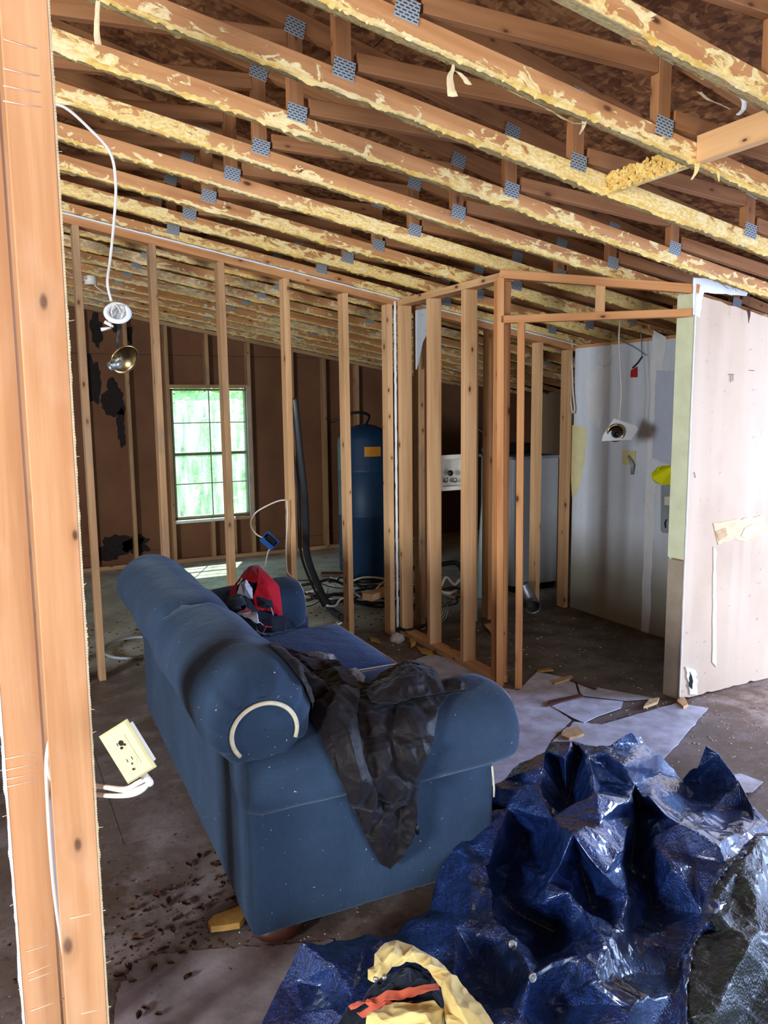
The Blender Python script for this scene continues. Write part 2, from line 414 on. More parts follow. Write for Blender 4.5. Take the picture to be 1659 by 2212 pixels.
# ---- outer walls
def wall_box(name, lo, hi, mat, label=None):
    o = MB().box(lo, hi).build(name, mat); o['kind'] = 'structure'
    if label: o['label'] = label
    return o
XL, XR, YF, YB = -4.6, 6.3, -2.6, 8.12
ZT = 4.75
# left wall with a window opening
wl = struct('wall_left', (XL, 0, 0), 'outer wall left of the camera with a window opening')
for lo, hi in (((XL-.1, YF-.1, -.02), (XL, -1.0, ZT)), ((XL-.1, .20, -.02), (XL, YB+.1, ZT)), ((XL-.1, -1.0, -.02), (XL, .20, 1.08)), ((XL-.1, -1.0, 2.24), (XL, .20, ZT))):
    MB().box(lo, hi).build('wallboard', M['siding'], wl)
# wall behind the camera with a patio door opening x .1..2.5
wf = struct('wall_front', (0, YF, 0), 'wall behind the camera with a wide patio door opening')
for lo, hi in (((XL, YF-.1, -.02), (.1, YF, ZT)), ((2.5, YF-.1, -.02), (XR, YF, ZT)), ((.1, YF-.1, 2.15), (2.5, YF, ZT))):
    MB().box(lo, hi).build('wallboard', M['siding'], wf)
wr = struct('wall_right', (XR, 0, 0), 'outer wall at the low eave with a door opening')
for lo, hi in (((XR, YF-.1, -.02), (XR+.1, .7, 2.0)), ((XR, 1.95, -.02), (XR+.1, YB+.1, 2.0)), ((XR, .7, 1.98), (XR+.1, 1.95, 2.1))):
    MB().box(lo, hi).build('wallboard', M['siding'], wr)

# ---- far wall: studs in front of brown fibreboard, with the window
wb = struct('wall_back', (0, YB, 0), 'far outer wall of bare studs over brown fibreboard')
for lo, hi in (((-4.7, YB+.105, -.3), (1.71, YB+.13, 4.1)), ((2.52, YB+.105, -.3), (6.4, YB+.13, 4.1)), ((1.71, YB+.105, -.3), (2.52, YB+.13, .45)), ((1.71, YB+.105, 1.8), (2.52, YB+.13, 4.1))):
    MB().box(lo, hi).build('light_leak_backing', M['void'], wb)  # unseen backing added to stop light leaking through the fibreboard seams
WX0, WX1, WZ0, WZ1 = 1.715, 2.515, .455, 1.795
def topw(x): return zc(x)
def fib(x0, x1, z0, z1f):
    a = [(x0, YB+.09, z0), (x1, YB+.09, z0), (x1, YB+.09, z1f(x1)), (x0, YB+.09, z1f(x0))]
    MB().prism(a, (0, 1, 0), .012).build('fiberboard_panel', M['fiber'], wb)
xs = [-4.6, -3.2, -1.98, -.76, .46, 1.68]
for a, b in zip(xs, xs[1:]):
    fib(a, b-.004, .15, lambda x: 2.13); fib(a, b-.004, 2.134, lambda x: zc(x)+.4); fib(a, b-.004, 0, lambda x: .146)
fib(1.68, 2.56, 0, lambda x: WZ0-.01); fib(1.68, 2.56, WZ1+.01, lambda x: 2.13); fib(1.68, 2.56, 2.134, lambda x: zc(x)+.4)
for a, b in ((2.564, 3.78), (3.784, 5.0), (5.004, 6.3)):
    fib(a, b, 0, lambda x: .146); fib(a, b, .15, lambda x: min(2.13, zc(x)+.3))
    if a < 3: fib(a, b, 2.134, lambda x: max(2.14, zc(x)+.4))
def vstud(parent, x, y, z0, z1, w=.038, d=.089, mat='stud', lean=0, name='stud', along='y'):
    """vertical stud; w across X, d across Y"""
    if along == 'x': w, d = d, w
    return MB().board((x, y, z0), (x+lean, y, z1), w, d, (0, 1, 0)).build(name, M[mat], parent)
for xx in (-.32, .09, .49, .90, 1.303, 3.02, 3.40, 3.8, 4.2):
    vstud(wb, xx, YB+.045, .038, zc(xx)-.04, mat='stud_grey')
for xx in (1.69, 2.54): vstud(wb, xx, YB+.045, .038, zc(xx)-.04, mat='stud_grey')
for xx in (2.10,):
    vstud(wb, xx, YB+.045, .038, WZ0-.03, mat='stud_grey', name='cripple_stud'); vstud(wb, xx, YB+.045, WZ1+.04, zc(xx)-.04, mat='stud_grey', name='cripple_stud')
vstud(wb, 2.33, YB+.045, .038, WZ0-.03, mat='stud_grey', name='cripple_stud')
MB().board((-4.6, YB+.045, zc(-4.6)-.02), (5.2, YB+.045, zc(5.2)-.02), .089, .04).build('top_plate', M['stud_grey'], wb)
MB().board((-4.6, YB+.045, .019), (5.6, YB+.045, .019), .089, .038).build('bottom_plate', M['stud_grey'], wb)
MB().box((WX0-.03, YB, WZ1+.005), (WX1+.03, YB+.089, WZ1+.04)).build('header', M['stud_grey'], wb)
MB().box((WX0-.03, YB, WZ0-.045), (WX1+.03, YB+.089, WZ0-.01)).build('rough_sill', M['stud_grey'], wb)
def blob(cx, cz, rx, rz, seed, n=40, y=YB+.088):
    P = []
    for i in range(n):
        t = 2*PI*i/n; k = 1+.55*nz(math.cos(t)*1.6+seed, math.sin(t)*1.6, seed)+.25*nz(math.cos(t)*6, math.sin(t)*6+seed, 2)
        P.append((cx+rx*k*math.cos(t), y, cz+rz*k*math.sin(t)))
    return P
for cx, cz, rx, rz, sd_ in ((1.17, 1.70, .10, .17, 1.3), (1.235, 1.42, .045, .17, 4.1), (1.0, 1.85, .07, .22, 7.7), (1.05, 2.38, .06, .17, 2.2), (1.25, 2.45, .07, .10, 9.1), (1.12, .2, .2, .12, 5.5), (1.36, 2.33, .035, .08, 3.3), (1.33, .22, .12, .10, 8.5)):
    MB().prism(blob(cx, cz, rx, rz, sd_, y=YB+.0895), (0, -1, 0), .002).build('mold_patch', M['mold'], wb)

# window
M['glass'] = None
def mat_glass():
    t = NT('dusty_window_glass'); out = t.t.nodes['Material Output']
    tr = t.n('BsdfTransparent'); tr.inputs[0].default_value = (.86, .97, .93, 1)
    gl = t.n('BsdfGlossy'); gl.inputs['Roughness'].default_value = .08
    df = t.n('BsdfTranslucent'); df.inputs[0].default_value = (.8, .95, .9, 1)
    m1 = t.n('MixShader'); m1.inputs[0].default_value = .06; t.put(m1.inputs[1], tr.outputs[0]); t.put(m1.inputs[2], gl.outputs[0])
    m2 = t.n('MixShader'); oc = t.n('TexCoord').outputs['Object']
    t.put(m2.inputs[0], t.ramp(t.noise(t.scale(oc, (16, 1, 2.5)), 1, 4, .6), (.4, .10), (.7, .34)))
    t.put(m2.inputs[1], m1.outputs[0]); t.put(m2.inputs[2], df.outputs[0]); t.put(out.inputs[0], m2.outputs[0])
    return t.m
M['glass'] = mat_glass()
M['wframe'] = simple('weathered_window_frame', lin(120, 116, 100), .6, .4, var=.3, scale=14)
M['sillwhite'] = simple('chipped_white_sill', lin(226, 226, 220), .6, .4, var=.2, scale=20)
win = struct('window_1', (WX0, YB+.04, WZ0), 'double hung window with green trees outside')
ft = .022
for lo, hi in (((WX0, YB+.02, WZ0), (WX0+ft, YB+.1, WZ1)), ((WX1-ft, YB+.02, WZ0), (WX1, YB+.1, WZ1)), ((WX0, YB+.02, WZ1-ft), (WX1, YB+.1, WZ1)), ((WX0, YB+.02, WZ0), (WX1, YB+.1, WZ0+ft))):
    MB().box(lo, hi).build('window_frame', M['wframe'], win)
MB().box((WX1-.012, YB-.004, WZ0-.02), (WX1+.035, YB+.02, WZ1+.02)).build('casing', M['dry_edge_low'], win)
MB().box((WX0-.01, YB-.045, WZ0-.035), (2.33, YB+.03, WZ0-.008)).build('window_sill', M['sillwhite'], win)
cx_ = [WX0+ft, (WX0+WX1)/2, WX1-ft]; zr = [WZ0+ft, WZ0+.36, (WZ0+WZ1)/2, WZ1-.35, WZ1-ft]
MB().box((cx_[0], YB+.04, zr[2]-.014), (cx_[2], YB+.075, zr[2]+.014)).build('meeting_rail', M['wframe'], win)
MB().box((cx_[1]-.005, YB+.048, zr[0]), (cx_[1]+.005, YB+.06, zr[4])).build('muntin', M['wframe'], win)
for z in (zr[1], zr[3]): MB().box((cx_[0], YB+.048, z-.005), (cx_[2], YB+.06, z+.005)).build('muntin', M['wframe'], win)
for i in range(2):
    for j in range(4):
        MB().box((cx_[i]+.002, YB+.062, zr[j]+.002), (cx_[i+1]-.002, YB+.066, zr[j+1]-.002), .0005).build('pane', M['glass'], win)

# ---- framed partition (wall_middle) along Y = 4.81
wm = struct('wall_middle', (0, PY, 0), 'stripped partition of bare studs with sloping top plate')
MB().board((-4.6, PY, zc(-4.6)-.030), (4.12, PY, zc(4.12)-.030), .089, .045).build('top_plate', M['truss'], wm)
p = []
for i in range(160):
    xx = -3.0+i*.045
    p.append((xx, PY-.047, zc(xx)-.004+.003*nz(xx*20, 1)))
MB().tube(p, [.006+.003*nz(q[0]*30, 4) for q in p], 6).build('joint_compound_bead', M['joint'], wm)
for k in range(-12, 5):
    xx = .533+S*k
    vstud(wm, xx, PY, 0, zc(xx)-.052, mat='stud_grey' if k < 3 else 'stud', lean=R.uniform(-.006, .006))
MB().board((-3.2, PY, .012), (.45, PY, .012), .089, .024).build('bottom_plate', M['stud_grey'], wm)
vstud(wm, 2.475, PY, 0, zc(2.475)-.052, mat='stud')
MB().tube([(2.513+.004*nz(i*.9, 3), PY-.045, .05+i*.04) for i in range(57)], [.009+.004*nz(i*.7, 1) for i in range(57)], 6).build('joint_compound_bead', M['joint'], wm)
for xx, m_ in ((2.72, 'stud_grey'), (3.165, 'stud_grey'), (3.30, 'web'), (3.74, 'stud'), (4.02, 'stud')):
    vstud(wm, xx, PY, 0, zc(xx)-.052, mat=m_)
vstud(wm, 2.93, PY+.25, 0, 2.1, w=.11, d=.012, mat='web', name='drywall_scrap')

# ---- closet side wall running toward the camera (X = 2.53..2.62)
wc = struct('wall_closet_side', (2.575, 4.2, 0), 'framed closet side wall with four wide-face studs')
qx = 2.575
TP = [(qx, 3.60), (qx, 4.72)]
MB().board((qx, 3.58, zc(qx)-.024), (qx, 4.76, zc(qx)-.024), .089, .04).build('top_plate', M['stud'], wc)
MB().board((qx, 3.60, .019), (qx, 4.76, .019), .089, .038).build('bottom_plate', M['stud'], wc)
for yy, m_ in ((4.745, 'stud'), (4.36, 'stud'), (3.955, 'stud'), (3.625, 'post')):
    vstud(wc, qx, yy, .038, zc(qx)-.045, mat=m_, along='x')
MB().prism([(2.64, 4.70, 2.23), (2.74, 4.70, 2.25), (2.735, 4.70, 2.10), (2.69, 4.70, 2.02), (2.655, 4.70, 1.88), (2.64, 4.7, 1.84)], (0, 1, 0), .012).build('drywall_scrap', M['dry_white'], wc)

# ---- angled closet door framing from the corner post to the drywall corner
A = Vector((2.54, 3.565)); B = Vector((3.262, 2.945)); dAB = (B-A).normalized(); nAB = Vector((dAB.y, -dAB.x))
if nAB.y > 0: nAB = -nAB
def ab(t, z, off=0): q = A+dAB*t-nAB*off; return Vector((q.x, q.y, z))
LAB = (B-A).length
wd = struct('wall_closet_door', (A.x, A.y, 0), 'angled closet doorway framing with header and one short stud')
MB().board(ab(-.02, zc(2.54)-.02), ab(LAB+.03, zc(3.27)-.02), .05, .045).build('top_plate', M['post'], wd)
MB().board(ab(-.01, 2.052), ab(LAB, 2.052), .05, .040).build('header', M['post'], wd)
MB().board(ab(.50, 2.072), ab(.50, zc(2.9)-.04), .05, .038, nAB.to_3d()).build('cripple_stud', M['brace'], wd)
MB().board(ab(.105, 0), ab(.095, 2.032), .038, .05, nAB.to_3d()).build('jamb_stud', M['post'], wd)
MB().board(ab(.0, .0), ab(-.015, zc(2.54)-.04), .038, .05, nAB.to_3d()).build('jamb_stud', M['post'], wd)

# ---- closet inner wall W (plane X = 4.06) in white drywall
ww = struct('wall_closet_back', (4.06, 4, 0), 'white painted closet wall with stains and patches')
P = [(4.062, 2.95, .0), (4.062, 4.765, .0), (4.062, 4.765, zc(4.06)-.035), (4.062, 2.95, zc(4.06)-.035)]
MB().prism(P, (1, 0, 0), .012).build('drywall_sheet', M['dry_white'], ww)
MB().board((4.115, 2.95, zc(4.1)-.02), (4.115, 4.77, zc(4.1)-.02), .089, .03).build('top_plate', M['post'], ww)
for yy in (3.0, 3.4, 3.8, 4.2, 4.6): vstud(ww, 4.12, yy, 0, zc(4.12)-.04, along='x', mat='stud_grey')
def patchW(px, mat, name, t=.0015):
    P = [onx(x_, y_, 4.0605) for x_, y_ in px]
    return MB().prism(P, (-1, 0, 0), t).build(name, mat, ww)
patchW([(1236, 918), (1268, 925), (1262, 1000), (1250, 1060), (1236, 1075), (1231, 1000)], M['yellowpaint'], 'paint_patch')
def rag(p0, p1, n, amp, seed):
    out = []
    for i in range(n):
        t = i/n; out.append((p0[0]+(p1[0]-p0[0])*t+amp*nz(t*9, seed), p0[1]+(p1[1]-p0[1])*t+amp*nz(t*9, seed+5)))
    return out
patchW(rag((1408, 712), (1384, 1390), 40, 5, 1.1)+rag((1400, 1392), (1424, 900), 20, 5, 2.2)+rag((1424, 880), (1440, 712), 12, 5, 3.3), M['joint'], 'joint_tape')
patchW(rag((1418, 800), (1408, 1000), 16, 4, 3)+[(1450, 1005), (1456, 802)], M['bluegrey'], 'paint_patch', .0022)
patchW(rag((1290, 790), (1262, 830), 8, 6, 6)+rag((1270, 900), (1300, 930), 8, 6, 8)+rag((1302, 900), (1330, 780), 10, 6, 9), M['joint'], 'joint_patch', .001)
patchW(rag((1290, 770), (1330, 735), 6, 4, 6)+rag((1335, 760), (1300, 800), 6, 4, 8), M['joint'], 'joint_patch', .001)

# ---- right drywall wall R (Y = 2.92)
wrr = struct('wall_right_partition', (3.3, 2.95, 0), 'tan drywall partition with torn lower edge and white taped corner')
def ragged_bottom(x): return .004+.015*max(0, nz(x*5, 3))+(.02*max(0, nz(x*31, 8)))
top = [(x_, 2.92, zc(x_)-.045+.01*nz(x_*15, 1)) for x_ in [6.2-i*.06 for i in range(50)] if x_ > 3.262]+[(3.262, 2.92, zc(3.262)-.035)]
bot = [(3.262, 2.92, .01)]+[(3.3+i*.035, 2.92, ragged_bottom(3.3+i*.035)) for i in range(84)]
lowsplit = 3.508
MB().prism(bot+top, (0, 1, 0), .013).build('drywall_sheet', M['dry_tan'], wrr)
MB().prism([(3.262, 3.03, .0), (6.2, 3.03, .0), (6.2, 3.03, zc(6.2)-.03), (3.262, 3.03, zc(3.262)-.03)], (0, -1, 0), .01).build('drywall_sheet', M['dry_white'], wrr)
MB().prism([(3.256, 2.925, .775), (3.256, 3.035, .775), (3.256, 3.035, zc(3.26)-.04), (3.256, 2.925, zc(3.26)-.04)], (1, 0, 0), .008).build('edge_board', M['dry_edge'], wrr)
MB().prism([(3.26, 2.93, .0), (3.26, 3.035, .0), (3.26, 3.035, .765), (3.26, 2.93, .765)], (1, 0, 0), .006).build('edge_board', M['dry_edge_low'], wrr)
for xx in (3.29, 3.70, 4.1, 4.5): vstud(wrr, xx, 2.976, 0, zc(xx)-.05, w=.038, d=.08, mat='stud_grey')
def patchR(px, mat, name, t=.0015, y=2.9195):
    P = [ony(x_, y_, y) for x_, y_ in px]
    return MB().prism(P, (0, -1, 0), t).build(name, mat, wrr)
patchR(rag((1497, 600), (1496, 690), 8, 2, 1)+rag((1512, 686), (1516, 640), 6, 3, 3)+rag((1520, 632), (1620, 640), 12, 3, 4)+rag((1618, 626), (1510, 598), 8, 3, 5), M['joint'], 'joint_patch', .003)
patchR(rag((1540, 1130), (1659, 1112), 14, 4, 2)+rag((1662, 1150), (1600, 1172), 8, 6, 4)+rag((1585, 1165), (1545, 1178), 6, 5, 6), M['paper'], 'torn_strip', .003)
patchR([(1608, 1140), (1625, 1132), (1632, 1150), (1612, 1160), (1600, 1158)], M['joint'], 'torn_paper', .008)
patchR([(1545, 1148), (1566, 1140), (1570, 1156), (1552, 1168)], M['chip'], 'torn_paper', .006)
patchR(rag((1541, 1180), (1538, 1440), 24, 1.5, 2)+rag((1546, 1440), (1546, 1180), 20, 2.5, 7), M['joint'], 'joint_bead', .004)
patchR(rag((1480, 1440), (1490, 1505), 10, 5, 2)+rag((1505, 1500), (1502, 1440), 8, 6, 7), M['joint'], 'torn_paper', .006)
patchR(rag((1488, 1450), (1484, 1490), 6, 4, 2)+rag((1493, 1488), (1494, 1455), 6, 3, 7), M['mold'], 'hole', .008)
MB().tube([(3.258, 2.917, .02+i*.03) for i in range(72)], [.005+.003*nz(i*.5, 7) for i in range(72)], 6).build('corner_bead', M['joint'], wrr)
for (a, b) in (((1578, 810), (1578, 826)), ((1583, 810), (1583, 823)), ((1573, 809), (1586, 809)), ((1618, 800), (1630, 801)), ((1500, 1020), (1502, 1032))):
    MB().tube([ony(*a, 2.917), ony(*b, 2.917)], .0012, 5).build('nail_mark', M['mold'], wrr)

# ---- roof trusses
plate_mesh = {}
def gusset(parent, x, y, z, w=.072, h=.058, slope=0):
    key = (w, h)
    if key not in plate_mesh:
        m = MB(); m.box((-w/2, -.0008, -h/2), (w/2, .0008, h/2), .0004)
        o = m.build('gusset_plate', M['plate'], parent); me = o.data
        # planar uv in metres
        for poly in me.polygons:
            for li in poly.loop_indices:
                v = me.vertices[me.loops[li].vertex_index].co; me.uv_layers[0].data[li].uv = (v.x, v.z)
        plate_mesh[key] = me
    else:
        o = link('gusset_plate', plate_mesh[key], parent)
    o.location = Vector((x, y, z))-parent.location; o.rotation_euler = (0, math.atan(slope), 0)
    return o
JX = [1.07+.93*n for n in range(-5, 5)]
def residue(parent, y, seed, x0, x1, amount, step=.005):
    """ragged fringe of adhesive and drywall paper along the lower edges of a chord"""
    for side, nm, mt in ((-1, 'adhesive_residue', 'residue'), (1, 'drywall_paper_residue', 'residue_dull')):
        m = MB(); n = int((x1-x0)/step); prev = None
        for i in range(n+1):
            x = x0+i*step
            h = .002+.010*max(0, nz(x*11, seed, side))+.009*max(0, nz(x*45, seed, 1+side))+.010*max(0, nz(x*120, seed, 3))**2+.012*max(0, nz(x*2.3, seed, 8)-.15)
            y_ = y+side*(.0195+.002*nz(x*30, seed, 6)); b = len(m.v)
            m.v += [Vector((x, y_, zc(x)+.008+.006*nz(x*60, seed, 2))), Vector((x, y_+side*.001, zc(x)-.001)), Vector((x+.003*nz(x*90, 2), y+side*(.012+.006*nz(x*33, seed)), zc(x)-h))]
            if prev is not None:
                q = [(prev, b, b+1, prev+1), (prev+1, b+1, b+2, prev+2)]
                for f in q: m.face(f if side > 0 else f[::-1])
            prev = b
        tag(m.build(nm, M[mt], parent, parent.location), kind='stuff')
ordw = {}
NK = range(-2, 16)
def truss_label(k):
    if k == 7: return 'roof truss resting on the sloping top plate of the stud partition'
    n = {0: 'second', -1: 'nearest visible', 1: 'third', 2: 'fourth', 3: 'fifth', 4: 'sixth', 5: 'seventh', 6: 'last'}
    if k == -2: return 'roof truss over the camera, nearer than all the others'
    if k == -1: return 'nearest roof truss in view, thick yellow chord crossing the top right corner'
    if k == 0: return 'roof truss with the pale cross brace butting into its right end, second from the camera'
    if k == 1: return 'roof truss at the far end of the yellow crusted block, third from the camera'
    if k < 6: return 'yellow crusted roof truss over the sofa, %s from the camera' % n[k]
    if k == 6: return 'last roof truss before the one on the stud partition'
    m = {8: 'first', 9: 'second', 10: 'third', 11: 'fourth', 12: 'fifth', 13: 'sixth', 14: 'seventh', 15: 'eighth'}
    return 'dim roof truss behind the stud partition, %s beyond it' % m[k]
for k in NK:
    y = PY-S*(7-k)
    t = tag(empty('roof_truss', (0, y, 2.7)), truss_label(k), 'truss', 'roof trusses with crusted lower chords')
    x0, x1 = -4.55, 6.0
    bow = R.uniform(-.004, .004)
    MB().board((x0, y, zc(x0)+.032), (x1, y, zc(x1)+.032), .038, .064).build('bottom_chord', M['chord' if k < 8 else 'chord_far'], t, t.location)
    MB().board((x0, y, zt(x0)+.032), (x1, y, zt(x1)+.032), .038, .064).build('top_chord', M['web'], t, t.location)
    for i, jx in enumerate(JX):
        if zt(jx)-zc(jx) < .09: continue
        MB().board((jx, y, zc(jx)+.066), (jx, y, zt(jx)-.002), .055, .036, (0, 1, 0)).build('web', M['web'], t, t.location)
        if i+1 < len(JX) and zt(JX[i+1])-zc(JX[i+1]) > .09:
            a = Vector((jx+.05, y, zc(jx)+.098)); b = Vector((JX[i+1]-.03, y, zt(JX[i+1])-.035))
            MB().board(a, b, .034, .055).build('web', M['web'], t, t.location)
        if jx > .1:
            gusset(t, jx, y-.0215, zc(jx)+.066, slope=.1713); gusset(t, jx, y-.0215, zt(jx)+.004, slope=.235)
    vis = {-1: (1.5, 3.6), 0: (.6, 4.2), 1: (.2, 4.4), 2: (.05, 4.8)}.get(k, (0, 5.0))
    if k >= -1:
        amt = {-1: .75, 0: .30, 1: .12, 2: .10, 3: .28, 4: .3, 5: .30, 6: .22, 7: .5}.get(k, .05)
        residue(t, y, k*3.7+11, vis[0], vis[1], amt, .005 if k < 5 else .012)

# blocking and braces between the lower chords
def block(name, x, y0, y1, z, h, mat, label, tilt=0, w=.038):
    o = MB().board((x, y0, z), (x, y1, z+tilt), w, h).build(name, M[mat], None, (x, (y0+y1)/2, z))
    return tag(o, label, 'wood block')
def yk(k): return PY-S*(7-k)
zb = zc(2.16)+.035
block('wood_block', 2.165, yk(0)+.021, yk(1)-.021, zb, .06, 'residue', 'yellow crusted wood block between two trusses, left of the pale brace')
block('cross_brace', 2.165, yk(-1)+.02, yk(0)-.021, zb+.01, .085, 'brace', 'clean pale cross brace butting into the truss at the upper right')
block('wood_block', 2.62, yk(-1)+.021, yk(0)-.021, zc(2.62)+.034, .085, 'brace', 'short pale wood block at the right picture edge below the cross brace')
m = MB()
for i in range(420):
    yy = R.uniform(yk(0)+.02, yk(1)-.02); xx = 2.165-.02-R.uniform(0, .006); zz = zb+R.uniform(-.035, .03); s_ = R.uniform(.004, .011)
    pts = [(xx-R.uniform(0, .01), yy+s_*math.cos(a)*R.uniform(.6, 1.2), zz+s_*math.sin(a)*R.uniform(.6, 1.2)) for a in [j*PI/3 for j in range(6)]]
    m.prism(pts, (-1, 0, .2), .004)
o = m.build('insulation_crust', M['residue']); tag(o, 'lumpy yellow foam crust stuck to the block between trusses', 'foam', kind='stuff')

# ---- near framing left of the camera
wn = struct('wall_near', (.13, 1.8, 0), 'near framing of three pale studs with knots at the left picture edge')
def nearstud(xy, tilt, mat='near', d=.038, w=.089):
    # broad face turned to the camera
    x_, y_ = xy; ax = Vector((math.cos(.12), -math.sin(.12), 0))
    return MB().board((x_+tilt, y_, 0), (x_-tilt*.5, y_, zc(x_)-.002), w, d, ax.cross(Vector((0, 0, 1))), .003).build('stud', M[mat], wn)
S2 = dep(16, 1106, 1.77); S3 = dep(74, 1106, 1.90)
for (xy, tl, seed) in (((.129, 1.802), -.008, 1), ((S2.x, S2.y), -.006, 2), ((S3.x, S3.y), -.004, 3)):
    s_ = nearstud(xy, tl)
    if seed < 3:
        # fuzzy strip of drywall paper left along one edge
        m = MB(); sx = 1 if seed == 1 else -1; n = 420
        for i in range(n):
            z = .05+i*.0062; x_ = xy[0]+tl*(1-1.5*z/2.7)+sx*.0445; yy = xy[1]-.019-sx*.0445*.12
            wdt = .0004+.004*max(0, nz(z*31, seed))+(.005*max(0, nz(z*5, seed+3))*abs(nz(z*70, 4))*2 if seed == 1 else .010*abs(nz(z*6, 3)))
            if seed == 2 and z > 1.15: wdt *= .25
            b = len(m.v); m.v += [Vector((x_-sx*.004, yy-.0015, z)), Vector((x_+sx*wdt, yy-.001, z+.001)), Vector((x_+sx*wdt*.8, yy-.001, z+.0062)), Vector((x_-sx*.004, yy-.0015, z+.0062))]
            m.face((b, b+1, b+2, b+3) if sx > 0 else (b+3, b+2, b+1, b))
            if i % 9 == 0 and nz(z*13, seed+7) > .12:
                q = Vector((x_, yy, z)); m.tube([q, q+Vector((sx*R.uniform(.004, .012), -.004, R.uniform(-.004, .006)))], .0007, 4)
        m.build('paper_fringe', M['joint'] if seed == 2 else M['paper'], wn)
M['scuff'] = simple('pale_scuff', lin(236, 200, 176), .8, .2)
def scuff(px0, px1, y, r=.0014):
    MB().tube([ony(px0[0], px0[1], y), ony((px0[0]+px1[0])/2, (px0[1]+px1[1])/2+1, y), ony(*px1, y)], r, 5).build('scuff_line', M['scuff'], wn)
for a, b in (((4, 85), (80, 105)), ((4, 148), (86, 165)), ((4, 185), (88, 200)), ((4, 218), (92, 232)), ((148, 1984), (228, 1966)), ((172, 2190), (240, 2174))):
    scuff((a[0]+3, a[1]), b, 1.7815)
for a, b in (((8, 1640), (90, 1622)), ((12, 1664), (92, 1645)), ((12, 1684), (92, 1666)), ((14, 1700), (94, 1680)), ((56, 2056), (124, 2034)), ((60, 2104), (130, 2074)), ((62, 2118), (132, 2092)), ((66, 2184), (140, 2156))):
    scuff(a, b, S2.y-.021)

# cables running down between the near studs
def cable(name, pts, r, mat, label, cat='cable', smooth=8, group=None, flat=False):
    o = MB().tube(curve(pts, smooth), r, 8).build(name, M[mat], None, pts[0]); return tag(o, label, cat, group)
cable('cable', [ony(a, b, 1.868) for a, b in ((112, 1585), (102, 1640), (104, 1720), (112, 1850), (122, 1950), (136, 2040), (150, 2130), (162, 2212), (172, 2300))], .006, 'cable', 'grey-white flat cable running down in the gap between the near studs')
# outlet cover plate hanging on cables beside the near stud
pc = dep(275, 1624, 1.60)
ax = (_r*65-_u*102).normalized(); ay = (_r*66+_u*42); ay = (ay-ax*ay.dot(ax)).normalized(); an = ax.cross(ay).normalized()
if an.dot(_f) > 0: an = -an
an = (an+_r*-.14+_u*-.06).normalized(); ay = an.cross(ax).normalized(); ax = ay.cross(an).normalized()
def pl(a, b, c=0): return pc+ax*a+ay*b+an*c
ot = tag(empty('outlet', pc), 'ivory duplex outlet plate dangling on white cables beside the near stud', 'outlet')
m = MB(); hx, hy = .057, .036
rings = [(hx, hy, -.004), (hx, hy, .000), (hx-.004, hy-.004, .0045), (hx-.004, hy-.004, .0045)]
b = 0
for (x_, y_, z_) in rings[:3]:
    m.v += [pl(-x_, -y_, z_), pl(x_, -y_, z_), pl(x_, y_, z_), pl(-x_, y_, z_)]
for r_ in range(2):
    for i in range(4):
        j = (i+1) % 4; m.face((r_*4+i, r_*4+j, r_*4+4+j, r_*4+4+i))
m.face((8, 9, 10, 11)); m.face((3, 2, 1, 0)); m.build('cover_plate', M['ivory'], ot)
MB().prism([pl(a, b_, .0044) for a, b_ in ((-.034, -.017), (.034, -.017), (.034, .017), (-.034, .017))], an, .0015).build('receptacle_face', M['ivory'], ot)
for s_ in (-.019, .019):
    MB().prism([pl(s_+.013*math.cos(t*PI/8), .014*math.sin(t*PI/8), .0058) for t in range(16)], an, .001).build('receptacle', M['ivory'], ot)
    for sl in ((-.004, .006), (-.004, -.006)):
        MB().prism([pl(s_+sl[0]+dx, sl[1]+dy, .0068) for dx, dy in ((-.0035, -.0011), (.0035, -.0011), (.0035, .0011), (-.0035, .0011))], an, .0003).build('slot', M['black'], ot)
    MB().prism([pl(s_+.006+.0024*math.cos(t*PI/5), .0024*math.sin(t*PI/5), .0068) for t in range(10)], an, .0003).build('slot', M['black'], ot)
def blot(cx0, cy0, r0, seed): return [pl(cx0+r0*(1+.4*nz(math.cos(t*PI/8)*2, math.sin(t*PI/8)*2, seed))*math.cos(t*PI/8), cy0+r0*(1+.4*nz(math.cos(t*PI/8)*2, math.sin(t*PI/8)*2, seed))*math.sin(t*PI/8), .0071) for t in range(16)]
for i, (a_, b_, r0) in enumerate(((-.022, .003, .006), (-.016, .008, .003), (-.013, -.002, .003), (.036, -.004, .0025))):
    MB().prism(blot(a_, b_, r0, i*3.3), an, .0003).build('scorch_mark', M['mold'], ot)
MB().box(pl(0, 0)-Vector((.001,)*3), pl(0, 0)+Vector((.001,)*3)).build('screw', M['steel'], ot)
mb = MB(); q = [pl(a, b_, -.032) for a, b_ in ((-.046, -.026), (.046, -.026), (.046, .026), (-.046, .026))]
mb.prism(q, an, .028).build('outlet_body', M['white'], ot)
for k_, (e1, e2) in enumerate((((212, 1694), (300, 1712)), ((212, 1712), (296, 1722)), ((212, 1700), (290, 1708)))):
    o = cable('cable', [ony(112+3*k_, 1584+10*k_, 1.862), ony(104+6*k_, 1650, 1.862), ony(122, 1694+k_*5, 1.862), ony(170, e1[1]-2, 1.855), ony(e1[0]+12, e1[1]+6*(k_ != 2), 1.80), dep(e2[0]-20, e2[1]-4, 1.66), dep(e2[0]+18-k_*6, e2[1]-16, 1.64), dep(326-5*k_, 1690-5*k_, 1.63), dep(312-4*k_, 1672, 1.635)], .0055, 'cable',
          'white jacketed cables looping from behind the near stud to the ivory outlet plate', group='cables feeding the ivory outlet')

